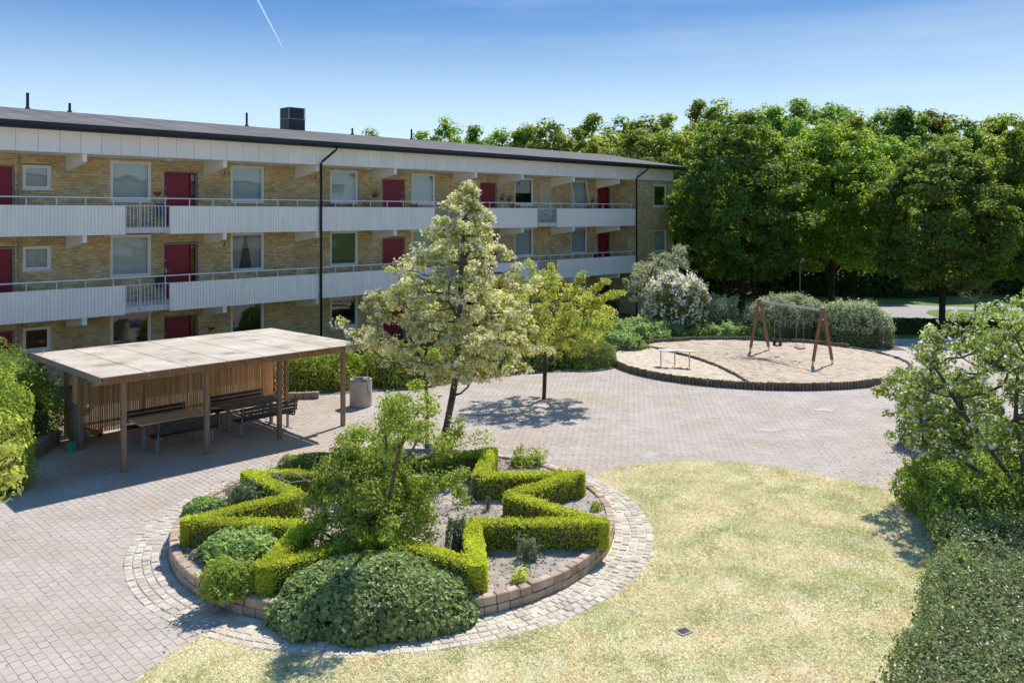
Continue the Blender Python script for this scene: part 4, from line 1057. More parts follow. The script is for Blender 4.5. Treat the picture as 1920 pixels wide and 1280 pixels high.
for dx, vv in ((-.45, 36.05), (.42, 36.05), (-.45, 36.87), (.42, 36.87)): mb.box(s+dx, s+dx+.03, vv-.01, vv+.02, ZR+.56, ZR+1.08)
sub(mb, 'metal_trim', M['metal_grey'], vb)
for k in range(5):
    mb = MB(); mb.box(s-.36, s+.36, 36.06, 36.078, ZR+.62+k*.085, ZR+.65+k*.085); sub(mb, 'louvre', M['pot_dark'], vb)
for s, f in ((12.95, 2), (21.9, 2), (30.7, 2), (38.4, 2), (12.95, 1), (38.4, 1)):
    zt = 8.12 if f == 2 else FL[f+1]-.2; mb = MB(); mb.lathe([(.16, zt), (.16, zt-.03), (.12, zt-.06), (.0, zt-.07)], 16, (s, 31.1)); bpart(mb, 'ceiling_lamp', M['lamp_glass'], smooth=True)
for z in (8.1,):
    for s in (8.2,): mb = MB(); mb.tube([(s, VW-.04, 0.1), (s, VW-.04, 8.12)], .03, 8); bpart(mb, 'thin_pipe', M['metal_grey'])
for s_ in (14.95, 19.0):
    for zt in (5.1, 7.85):
        mb = MB(); mb.box(s_-.01, s_+.01, VF+.45, VF+.6, zt-.28, zt-.26).box(s_-.01, s_+.01, VF+.45, VF+.47, zt-.259, zt-.1); bpart(mb, 'hook', M['black_metal'])

# things along the galleries
def letterbox(s, z, label, m):
    r = empty('letterbox', W(s, VW-.01, z), R(45), label, 'letterbox')
    mb = MB(); mb.bbox(-.15, .15, -.14, -.003, 0, .36, .01); mb.build('body', m, r)
    mb = MB(); mb.add([(-.16, -.16, .362), (.16, -.16, .362), (.16, 0, .41), (-.16, 0, .41), (-.16, -.16, .372), (.16, -.16, .372), (.16, 0, .42), (-.16, 0, .42)], [(3, 2, 1, 0), (4, 5, 6, 7), (0, 1, 5, 4), (1, 2, 6, 5), (2, 3, 7, 6), (3, 0, 4, 7)]); mb.build('lid', m, r)
letterbox(12.93, 6.05, 'blue letterbox beside the burgundy door on the top gallery', M['blue_paint'])
letterbox(12.93, 3.3, 'dark letterbox beside the burgundy door on the middle gallery', M['pot_dark'])
letterbox(39.0, 3.2, 'dark blue letterbox beside the last door on the middle gallery', M['pot_dark'])
def wall_pot(s, z, label, plant_m=None, flower=None):
    r = empty('wall_pot', W(s, VW-.01, z), R(45), label, 'flower pot', 'half round clay pots hung on the gallery wall')
    mb = MB(); V = []; n = 9
    for rr, zz in ((.05, -.12), (.10, -.08), (.15, 0), (.165, .02)):
        for k in range(n): t = math.pi*k/(n-1); V.append((rr*math.cos(t), -rr*math.sin(t), zz))
    mb.add(V, [(i*n+k, i*n+k+1, (i+1)*n+k+1, (i+1)*n+k) for i in range(3) for k in range(n-1)]+[tuple(range(n))]); mb.build('pot', M['terracotta'], r)
    if plant_m:
        P = np.random.default_rng(int(s*10)).normal(size=(90, 3))*np.array([.09, .06, .07])+np.array([0, -.08, .10])
        leaves_obj('foliage', P, RNG.normal(size=P.shape)+np.array([0, 0, .5]), .06, plant_m, r)
        if flower: leaves_obj('blossom', P[:25]+np.array([0, -.02, .03]), RNG.normal(size=(25, 3)), .05, flower, r, 0.9)
wall_pot(12.87, 6.88, 'empty clay half pot beside the burgundy door, top gallery at left')
wall_pot(15.0, 1.55, 'clay half pot beside the ground floor door above the shelter roof')
wall_pot(22.95, 6.95, 'small pot of white flowers hung left of a top gallery door', M['mid_leaf'], M['blossom'])
wall_pot(31.2, 6.9, 'clay pot hung right of a top gallery door, left one of two', M['mid_leaf'])
wall_pot(31.75, 6.85, 'clay pot with green plant nearest the window with the blue ornament', M['mid_leaf'])
wall_pot(38.8, 6.85, 'clay pot with plant between the open window and the last top gallery door', M['mid_leaf'])
wall_pot(VW*1.272, 6.6, 'clay pot hung near the top gallery end wall', M['mid_leaf']) if False else None
def flower_box(s, label, f=2, fl=None):
    r = empty('flower_box', W(s, VF+.16, FL[f]+.62), R(45), label, 'flower box', 'flower boxes hung behind the gallery panels')
    mb = MB(); mb.box(-.38, .38, -.09, .09, 0, .16).box(-.30, -.28, -.14, -.091, .13, .155).box(.28, .30, -.14, -.091, .13, .155); mb.build('trough', M['pot_dark'], r)
    P = np.random.default_rng(int(s*7)).normal(size=(260, 3))*np.array([.2, .05, .05])+np.array([0, 0, .22])
    leaves_obj('foliage', P, RNG.normal(size=P.shape)+np.array([0, 0, .5]), .06, M['mid_leaf'], r)
    if fl: leaves_obj('blossom', P[:40]+np.array([0, 0, .05]), RNG.normal(size=(40, 3)), .05, fl, r, .9)
flower_box(19.55, 'dark flower box nearest the left downpipe on the top gallery', fl=M['purple_flower'])
flower_box(20.45, 'flower box with green plants under the big window right of the left downpipe', fl=None)
flower_box(21.4, 'flower box with small red blooms left of a top gallery door', fl=M['red_flower'])
flower_box(24.0, 'flower box with pink and red blooms just above the flowering tree', fl=M['red_flower'])
flower_box(30.6, 'long dark flower box above the panel beside the barred gap at right', fl=M['red_flower'])
flower_box(36.6, 'dark flower box below the tilted open window', fl=None)
# trellis
tr = empty('trellis', W(34.65, VW-.03, 5.6), R(45), 'white diamond lattice trellis leaning on the top gallery wall', 'trellis')
for sg in (-1, 1):
    for k in range(-7, 8):
        x0 = k*.16
        # strip from bottom to top slanting
        pts = []
        for z in np.linspace(.15, 2.25, 30):
            x = x0+sg*(z-1.2)*.62
            if abs(x) < .5: pts.append((x, z))
        if len(pts) > 2:
            mb = MB(); y = -.008*(sg+1)-.006; mb.bar((pts[0][0], y, pts[0][1]), (pts[-1][0], y, pts[-1][1]), .022, .007, (0, 1, 0)); mb.build('lattice_strip', M['white_paint'], tr)
orn = empty('window_ornament', W(32.6, VW+.02, 7.75), R(45), 'small blue hanging ornament in front of the dark top floor window', 'ornament')
mb = MB()
for k in range(5): mb.tube([(0, 0, 0), (.13*math.cos(k*1.257+.3), 0, .13*math.sin(k*1.257+.3))], [.03, .008], 6)
mb.tube([(0, 0, 0.1), (0, 0, .33)], .004, 4); mb.build('star', mat('ornament_blue', (0.02, 0.25, 0.6), None, rough=.4), orn)
# potted plant by the ground floor corner
pp = empty('plant_pot', W(40.3, 31.5, 0), 0, 'dark tall plant pot by the ground floor door at the far right', 'plant pot')
mb = MB(); mb.lathe([(0, 0.01), (.2, 0.01), (.27, .55), (.24, .55), (.22, .5), (0, .5)], 20); mb.build('pot', M['pot_dark'], pp, smooth=False)
P = RNG.normal(size=(300, 3))*np.array([.16, .16, .12])+np.array([0, 0, .65]); leaves_obj('foliage', P, RNG.normal(size=P.shape), .09, M['mid_leaf'], pp)
# handrail by the end block
hr = empty('stair_railing', W(41.9, 29.6, 0), R(45), 'thin dark steel railing at the corner of the brick end block', 'railing')
for x, y in ((0, 0), (.7, 0), (1.4, 0)): mb = MB(); mb.tube([(x, y, 0), (x, y, .95-.12*x)], .018, 6); mb.build('post', M['metal_grey'], hr)
mb = MB(); mb.tube([(-.1, 0, .98), (1.5, 0, .78)], .02, 6); mb.build('rail', M['metal_grey'], hr)

# the wing behind the camera (seen mirrored in the panes)
ow = empty('apartment_building', W(12, -14), R(45), 'pale wing with white balcony fronts mirrored in the window panes', 'building')
OO = (12, -6, 0)
mb = MB(); mb.box(-25, 50, -14, -6.2, 0, 9.0); mb.build('wall', M['soffit'], ow, OO)
for f in (1, 2):
    mb = MB(); mb.box(-25, 50, -4.3, -4.2, FL[f]-.25, FL[f]+.8); mb.build('balcony_panel', M['white_sheet'], ow, OO)
    mb = MB(); mb.box(-25, 50, -6.19, -4.31, FL[f]-.2, FL[f]-.05); mb.build('gallery_slab', M['soffit'], ow, OO)
mb = MB(); mb.box(-25, 50, -4.3, -4.2, 8.15, 9.0); mb.build('fascia_panel', M['fascia_white'], ow, OO)
mb = MB(); mb.box(-25, 50, -14.5, -3.8, 9.01, 9.2); mb.build('roof', M['roof_felt'], ow, OO)

# ================================================================== SHELTER
shl = empty('shelter', W(10.3, 22), R(45), 'open timber shelter with pale panel roof and slatted back screen', 'shelter'); SO = (10.3, 22, 0)
def sp(mb, name, m): return mb.build(name, m, shl, SO)
FP = [7.40, 9.43, 11.46, 13.48]
for s in FP: mb = MB(); mb.bbox(s-.055, s+.055, 20.3, 20.41, .01, 2.12, .006); sp(mb, 'post', M['timber'])
for s in (7.4, 9.43, 11.46, 13.48): mb = MB(); mb.bbox(s-.055, s+.055, 24.40, 24.51, .01, 2.07, .006); sp(mb, 'post', M['timber'])
for s, v in ((7.36, 23.15), (13.5, 23.5)): mb = MB(); mb.bbox(s-.055, s+.055, v, v+.11, .01, 2.15, .006); sp(mb, 'post', M['timber'])
mb = MB(); mb.bbox(6.7, 13.95, 20.28, 20.42, 2.125, 2.28, .006); sp(mb, 'beam', M['timber'])
mb = MB(); mb.bbox(6.7, 13.8, 24.38, 24.52, 2.075, 2.225, .006); sp(mb, 'beam', M['timber'])
s = 6.72
while s < 13.7:
    mb = MB(); mb.bar((s+.02, 19.72, 2.346), (s+.02, 24.68, 2.286), .045, .11); sp(mb, 'rafter', M['fresh_wood'] if True else None); s += .497
for v, z in ((20.9, 2.49), (22.2, 2.50), (23.5, 2.52)):
    pass
for k in range(7):
    a = 6.65+k*1.0; b = a+.972
    mb = MB(); V = []
    za, zb = 2.406, 2.346
    for x, y, z in ((a, 19.62, za), (b, 19.62, za), (b, 24.72, zb), (a, 24.72, zb)): V.append((x, y, z))
    V = [(x, y, z) for x, y, z in V]+[(x, y, z+.022) for x, y, z in V]
    mb.add(V, [(3, 2, 1, 0), (4, 5, 6, 7), (0, 1, 5, 4), (1, 2, 6, 5), (2, 3, 7, 6), (3, 0, 4, 7)]); sp(mb, 'roof_panel', M['roof_sheet'])
for k in range(1, 7):
    a = 6.65+k*1.0; mb = MB(); mb.bar((a-.014, 19.66, 2.378), (a-.014, 24.68, 2.318), .09, .05); sp(mb, 'batten', M['timber'])
mb = MB(); mb.bar((6.63, 19.60, 2.365), (6.63, 24.74, 2.305), .03, .15); sp(mb, 'verge_board', M['grey_board'])
mb = MB(); mb.bar((13.66, 19.60, 2.36), (13.66, 24.74, 2.30), .03, .12); sp(mb, 'verge_board', M['timber'])
s = 7.5; k = 0
while s < 13.42:
    w = random.uniform(.034, .042); h = 1.45+random.uniform(-.015, .015); mb = MB(); mb.box(s, s+w, 24.30, 24.33, .06, h); sp(mb, 'slat', M['slat_wood']); s += .0585; k += 1
for z in (.3, 1.25): mb = MB(); mb.box(7.46, 13.42, 24.332, 24.375, z, z+.07); sp(mb, 'screen_rail', M['timber'])
v = 23.30
while v < 24.28: mb = MB(); mb.box(7.36, 7.385, v, v+.085, .05, 1.0+random.uniform(-.008, .008)); sp(mb, 'board', M['grey_board']); v += .092
mb = MB(); mb.box(7.34, 7.40, 23.27, 24.36, 1.012, 1.045); sp(mb, 'screen_rail', M['grey_board'])
for v in (23.29, 23.42, 23.7, 23.83): mb = MB(); mb.box(7.395, 7.43, v, v+.07, 1.05, 2.2); sp(mb, 'upright', M['slat_wood'])
for sg in (-1, 1):
    for k in range(-4, 5):
        pts = [(23.95+k*.15+sg*(z-.95)*.75, z) for z in np.linspace(.15, 1.75, 40)]
        pts = [p for p in pts if 23.62 < p[0] < 24.28]
        if len(pts) > 2: mb = MB(); y = 13.49+.012*sg; mb.bar((y, pts[0][0], pts[0][1]), (y, pts[-1][0], pts[-1][1]), .028, .01, (1, 0, 0)); sp(mb, 'lattice_strip', M['slat_wood'])
for z in (.12, 1.76): mb = MB(); mb.box(13.47, 13.53, 23.61, 24.39, z, z+.05); sp(mb, 'lattice_rail', M['timber'])

# picnic tables and benches
def table(sc, vc, label, m):
    r = empty('picnic_table', W(sc, vc), R(45), label, 'table')
    for k in range(6): mb = MB(); y = -.40+k*.137; mb.bbox(-.9, .9, y, y+.115, .70, .735, .005); mb.build('plank', m, r)
    for sx in (-1, 1):
        mb = MB(); x = sx*.66; mb.box(x-.03, x+.03, -.06, .06, .03, .66).box(x-.025, x+.025, -.36, .36, .661, .697); mb.box(x-.025, x+.025, -.33, .33, .0, .028); mb.build('leg', M['galv'], r)
    return r
table(9.15, 21.97, 'picnic table with a tan plank top and black benches', M['table_wood'])
table(11.5, 22.07, 'picnic table with a weathered dark plank top, beside the lattice', M['old_table_wood'])
def bench(sc, vc, rz, label):
    r = empty('bench', W(sc, vc), R(45)+rz, label, 'bench', 'black slatted benches under the shelter')
    for k in range(3): mb = MB(); y = -.17+k*.125; mb.bbox(-.87, .87, y, y+.1, .43, .462, .004); mb.build('seat_slat', M['bench_wood'], r)
    for k in range(3): mb = MB(); z = .52+k*.105; y = -.235-k*.02; mb.bbox(-.87, .87, y-.03, y, z, z+.085, .004); mb.build('back_slat', M['bench_wood'], r)
    for sx in (-1, 1):
        x = sx*.72; mb = MB(); mb.box(x-.03, x+.03, -.02, .03, .02, .38).box(x-.025, x+.025, -.22, .26, 0, .018).box(x-.02, x+.02, -.2, .2, .381, .426); mb.build('leg', M['galv'], r)
        x = sx*.80; mb = MB()
        pts = [(x, -.05, .40), (x, -.17, .38), (x, -.235, .40), (x, -.262, .47), (x, -.235, .56), (x, -.262, .66), (x, -.29, .78), (x, -.285, .83)]
        for p, q in zip(pts[:-1], pts[1:]): mb.bar(p, q, .05, .022, (1, 0, 0))
        mb.build('back_bracket', M['galv'], r)
bench(9.3, 21.33, 0, 'black slatted bench in front of the tan table')
bench(11.55, 21.33, 0, 'black slatted bench in front of the dark table')
bench(9.15, 22.72, math.pi, 'black slatted bench against the screen behind the tan table')
bench(11.6, 22.85, math.pi, 'black slatted bench against the screen behind the dark table')

# litter bin
bx, by = G(676.5, 761)
lb = empty('litter_bin', (bx, by, 0), 0, 'round concrete litter bin standing on the paving beside the shelter', 'litter bin')
mb = MB(); mb.lathe([(.0, .01), (.33, .01), (.345, .04), (.35, .5), (.355, .83), (.345, .86), (.30, .86), (.29, .80), (.29, .35), (0, .35)], 32); mb.build('body', M['concrete'], lb, smooth=False)
mb = MB(); mb.lathe([(.357, .835), (.362, .84), (.362, .858), (.35, .868)], 32); mb.build('rim', M['iron'], lb)
mb = MB(); mb.tube([(.2, -.22, .9), (.24, -.27, .8), (.26, -.27, .6), (.30, -.22, .45), (.33, -.14, .4)], .008, 5); mb.build('chain', M['iron'], lb)
mb = MB(); mb.bbox(.12, .24, -.28, -.2, .87, .96, .01); mb.build('ashtray', M['light_stone'], lb)

# toys and odds and ends under the shelter
x, y = G(133.5, 846)
bk = empty('toy_bucket', (x, y, 0), 0, 'mint green toy bucket standing at the shelter corner', 'bucket')
mb = MB(); mb.lathe([(0, .005), (.085, .005), (.115, .2), (.125, .205), (.125, .215), (.107, .215), (.08, .02), (0, .02)], 20); mb.build('bucket', M['mint_plastic'], bk)
mb = MB(); mb.tube([(.12*math.cos(t), .02, .2-.1*math.sin(t)) for t in np.linspace(0, math.pi, 9)], .004, 5); mb.build('handle', M['mint_plastic'], bk)
x, y = G(178, 818)
tk = empty('toy_truck', (x, y, 0), R(20), 'yellow toy dump truck lying by the slatted screen', 'toy truck')
mb = MB(); mb.bbox(-.21, .2, -.08, .08, .055, .09, .005).bbox(.09, .2, -.08, .08, .092, .2, .012); mb.build('cab', M['yellow_plastic'], tk)
mb = MB(); P = [(-.24, .19), (.07, .17), (.07, .11), (-.16, .095)]
V = [(px_, -.095, pz) for px_, pz in P]+[(px_, .095, pz) for px_, pz in P]
mb.add(V, [(0, 1, 2, 3), (7, 6, 5, 4), (1, 5, 6, 2), (2, 6, 7, 3), (3, 7, 4, 0)]); mb.build('tipper', M['yellow_plastic'], tk)
for wx in (-.13, .13):
    for wy in (-.09, .09): mb = MB(); mb.tube([(wx, wy-.018, .05), (wx, wy+.018, .05)], .05, 12); mb.build('wheel', M['rubber'], tk)
x, y = G(157, 822)
bg_ = empty('plastic_bag', (x, y, 0), 0, 'pale crumpled bag slumped behind the boarded panel', 'bag')
rngb = np.random.default_rng(9); V = []; F = []; nu, nv = 9, 14
for i in range(nu):
    el = math.pi/2*i/(nu-1)
    for j in range(nv):
        a = 2*math.pi*j/nv; q = 1+rngb.normal()*.08; V.append((.2*math.cos(a)*math.cos(el)**.6*q, .17*math.sin(a)*math.cos(el)**.6*q, .27*math.sin(el)**1.3*q+.01))
F = [(i*nv+j, i*nv+(j+1) % nv, (i+1)*nv+(j+1) % nv, (i+1)*nv+j) for i in range(nu-1) for j in range(nv)]
mesh_np('bag_body', V, F, M['bag'], bg_)
mb = MB(); mb.tube([(0, 0, .24), (.03, .01, .34), (.0, .03, .38)], [.04, .02, .035], 7); mb.build('bag_neck', M['bag'], bg_)
x, y = G(150, 815)
gr = empty('kettle_grill', (x-.05, y+.25, 0), 0, 'small black charcoal grill on thin legs behind the boarded panel', 'grill')
mb = MB(); mb.lathe([(.0, .47), (.14, .49), (.22, .56), (.25, .64), (.255, .65), (.235, .65), (.2, .57), (0, .5)], 22); mb.build('bowl', M['black_metal'], gr, smooth=True)
mb = MB(); mb.lathe([(.255, .66), (.24, .72), (.15, .79), (.0, .81)], 22); mb.build('lid', M['black_metal'], gr, smooth=True)
for k in range(3):
    a = k*2.094+.4; mb = MB(); mb.tube([(.15*math.cos(a), .15*math.sin(a), .52), (.27*math.cos(a), .27*math.sin(a), 0)], .01, 6); mb.build('leg', M['steel'], gr)

# low kerb walls of concrete blocks
def block_row(name, label, p0, p1, h, n, w=.2):
    p0 = Vector((*p0, 0)); p1 = Vector((*p1, 0)); d = p1-p0; L_ = d.length; a = math.atan2(d.y, d.x)
    r = empty(name, p0, a, label, 'wall')
    for k in range(n): mb = MB(); mb.bbox(k*L_/n+.006, (k+1)*L_/n-.006, -w/2, w/2, 0, h+random.uniform(-.008, .008), .012); mb.build('block', M['kerb_block'], r)
block_row('block_wall', 'low brown concrete block wall in front of the bushes at far left', G(48, 866), G(103, 832), .36, 4, .28)
block_row('block_edging', 'short row of concrete blocks edging the bushes behind the bin', G(541, 748), G(598, 746.5), .22, 4)

# drain grate, manhole, chalk marks
x, y = G(1282, 1184)
dg = empty('drain_grate', (x, y, 0), R(30), 'small iron drain grate set in the dry lawn', 'drain'); dg.scale = (.55, .5, 1)
mb = MB(); mb.box(-.19, .19, -.17, -.14, 0.0, .018).box(-.19, .19, .14, .17, 0.0, .018).box(-.19, -.16, -.139, .139, 0, .018).box(.16, .19, -.139, .139, 0, .018); mb.build('frame', M['concrete'], dg)
for k in range(6): mb = MB(); mb.box(-.15+k*.055, -.125+k*.055, -.138, .138, 0, .015); mb.build('bar', M['iron'], dg)
mb = MB(); mb.sheet([(-.158, -.138), (.158, -.138), (.158, .138), (-.158, .138)], .003); mb.build('shaft_shade', M['interior_shade'], dg)  # flat dark sheet under the bars, painted as the shade of the hole
x, y = G(1215, 852)
mh = MB(); mh.lathe([(0, .006), (.27, .006), (.29, .004), (.30, 0)], 28); o = mh.build('manhole_cover', M['concrete'], loc=(x, y, 0)); tag(o, 'round grey manhole cover in the paving above the lawn edge', 'manhole')
for px_, py_, rx_, ry_, lab in ((1440, 806, .42, .20, 'pale rubbed chalk smudge on the paving, the nearer and brighter one'), (1541, 768, .35, .28, 'faint chalk drawing on the paving nearer the sandbox')):
    x, y = G(px_, py_); rr = np.random.default_rng(px_); mb = MB()
    mb.sheet([((rx_*(.55+.6*rr.random()))*math.cos(t), (ry_*(.4+.7*rr.random()))*math.sin(t)) for t in np.linspace(0, 6.283, 23)[:-1]], .006)
    o = mb.build('chalk_mark', M['chalk'], loc=(x, y, 0)); tag(o, lab, 'chalk mark')
# ================================================================== SWING, PLAY TABLE
P1 = Vector((10.67, 35.85, SZ)); P2 = Vector((12.17, 32.6, SZ)); bd = (P2-P1).normalized(); ld = Vector((-bd.y, bd.x, 0)); HT = 2.2
mid = (P1+P2)/2
sw = empty('swing_set', (mid.x, mid.y, SZ), 0, 'swing frame with red brown timber legs and a steel beam', 'swing')
def swp(mb, n, m): return mb.build(n, m, sw, (mid.x, mid.y, SZ))
for Pc in (P1, P2):
    for sg in (-1, 1):
        f_ = Pc+ld*sg*.52; t_ = Pc+ld*sg*.035+Vector((0, 0, HT)); dd = (t_-f_).normalized()
        mb = MB(); mb.bar(f_+dd*.14, t_, .088, .088, bd); l_ = swp(mb, 'leg', M['swing_wood'])
        mb = MB(); mb.bar(f_-dd*.02, f_+dd*.13, .05, .06, bd); mb.build('foot_bracket', M['steel'], l_, (mid.x, mid.y, SZ))
    mb = MB(); mb.bar(Pc+ld*-.22+Vector((0, 0, HT-.45)), Pc+ld*.22+Vector((0, 0, HT-.45)), .03, .05); swp(mb, 'brace', M['steel'])
    mb = MB(); mb.bar(Pc+ld*-.1+Vector((0, 0, HT+.005)), Pc+ld*.1+Vector((0, 0, HT+.005)), .14, .012); swp(mb, 'cap', M['steel'])
mb = MB(); mb.tube([P1+bd*.04+Vector((0, 0, HT-.09)), P2-bd*.04+Vector((0, 0, HT-.09))], .042, 12); swp(mb, 'beam', M['steel'])
def chains(c, w, ztop, zb, root, org):
    for sg in (-1, 1):
        a = c+bd*sg*w; mb = MB(); n = 26
        for k in range(n):
            z0 = zb+(ztop-zb)*k/n; z1 = zb+(ztop-zb)*(k+1)/n
            e = Vector((.009, 0, 0)) if k % 2 else Vector((0, .009, 0))
            for q in (-1, 1): mb.bar(a+e*q+Vector((0, 0, z0)), a+e*q+Vector((0, 0, z1)), .006, .006)
        mb.build('chain', M['galv'], root, org)
c = P1.lerp(P2, .30); c.z = SZ
s1 = empty('toddler_swing', (c.x, c.y, SZ), 0, 'black bucket swing seat for toddlers, left on the beam', 'swing seat'); og = (c.x, c.y, SZ)
chains(c, .17, HT-.14, .62, s1, og)
ang = math.atan2(bd.y, bd.x)
mb = MB(); n = 18; V = []; F = []
for z, rr in ((.34, .15), (.37, .185), (.56, .19), (.60, .2), (.60, .17), (.56, .16), (.38, .14)):
    for k in range(n): t = 2*math.pi*k/n; V.append((c.x+rr*math.cos(t), c.y+rr*.85*math.sin(t), SZ+z))
for i in range(6):
    for k in range(n):
        if i in (1, 5) and k % 9 in (2, 3, 4) : continue
        F.append((i*n+k, i*n+(k+1) % n, (i+1)*n+(k+1) % n, (i+1)*n+k))
F.append(tuple(reversed(range(n)))); mb.add(V, F); mb.build('bucket_seat', M['rubber'], s1, og)
c = P1.lerp(P2, .66); c.z = SZ
s2 = empty('flat_swing', (c.x, c.y, SZ), 0, 'flat black swing seat on chains, right on the beam', 'swing seat'); og = (c.x, c.y, SZ)
chains(c, .2, HT-.14, .45, s2, og)
mb = MB(); V = []; nn = 9
for i in range(nn):
    u = -1+2*i/(nn-1); z = SZ+.40+.05*abs(u)**2
    for q, dz in ((-.1, 0), (.1, 0), (.1, .035), (-.1, .035)): p = c+bd*u*.23+ld*q; V.append((p.x, p.y, z+dz))
F = [(i*4+k, i*4+(k+1) % 4, i*4+4+(k+1) % 4, i*4+4+k) for i in range(nn-1) for k in range(4)]+[(3, 2, 1, 0), tuple(range(4*nn-4, 4*nn))]
mb.add(V, F); mb.build('seat', M['rubber'], s2, og)
# play table
cx, cy = G(1268, 687, SZ)
pt = empty('play_table', (cx, cy+.1, SZ), 0, 'low pale sand play table on three thin steel legs', 'table')
mb = MB(); mb.poly([(-.68, .12), (-.55, -.12), (-.2, -.18), (.05, -.05), (.3, -.24), (.68, -.28), (.72, -.05), (.35, .2), (0, .14), (-.3, .3), (-.6, .3)], .58, .61); mb.build('table_top', M['light_stone'], pt)
for x, y in ((-.56, .08), (-.03, .05), (.50, -.12)): mb = MB(); mb.tube([(x, y, -.05), (x, y, .579)], .025, 10); mb.build('leg', M['steel'], pt)

# lamp post
lp = empty('street_lamp', (17.3, 50, -.09), 0, 'park lamp with a grey cone hood on a slim post behind the pale bushes', 'street lamp')
mb = MB(); mb.tube([(0, 0, 0), (0, 0, 1.0), (0, 0, 1.02), (0, 0, 3.2)], [.06, .06, .04, .038], 10); mb.build('post', M['metal_grey'], lp)
mb = MB(); mb.lathe([(.09, 3.2), (.13, 3.28), (.13, 3.32), (.07, 3.33)], 16); mb.build('lamp_glass', M['lamp_glass'], lp)
mb = MB(); mb.lathe([(.29, 3.33), (.285, 3.37), (.17, 3.52), (.1, 3.6), (.0, 3.62)], 24); mb.build('hood', M['lamp_hood'], lp, smooth=True)

# ================================================================== STAR HEDGE AND BED PLANTS
BC = Vector((-2.2, 16.0)); z_s = 0.24
tips_w = [(-5.50, 17.40), (-5.70, 14.75), (-3.80, 12.85), (-.55, 12.90), (1.55, 14.65), (1.36, 17.35), (-.50, 19.05), (-3.2, 19.15)]
inn = [(-4.15, 16.1), (-3.62, 14.55), (-2.2, 13.95), (-.70, 14.62), (-.05, 16.05), (-.68, 17.2), (-2.1, 18.05), (-3.6, 17.4)]
line = []
for a, b in zip(tips_w, inn): line += [Vector(a), Vector(b)]
def offset_closed(line, d):
    out = []; n = len(line)
    for i in range(n):
        p0, p, p1 = line[i-1], line[i], line[(i+1) % n]
        e1 = (p-p0).normalized(); e2 = (p1-p).normalized(); n1 = Vector((-e1.y, e1.x)); n2 = Vector((-e2.y, e2.x))
        m_ = (n1+n2); l = m_.length; m_ = m_/max(l, 1e-3); k = 1/max(m_.dot(n1), 1e-3)
        cr = e1.x*e2.y-e1.y*e2.x
        if k > 1.5 and (cr*d < 0):      # outer side of a sharp corner: blunt it with two points
            out += [p+(n1*d)+e1*abs(d)*.75, p+(n2*d)-e2*abs(d)*.75]
        else: out.append(p+m_*d*min(k, 2.6))
    return out
HW = .162
ol = [tuple(p) for p in offset_closed(line, -HW)]; il = [tuple(p) for p in offset_closed(line, HW)]
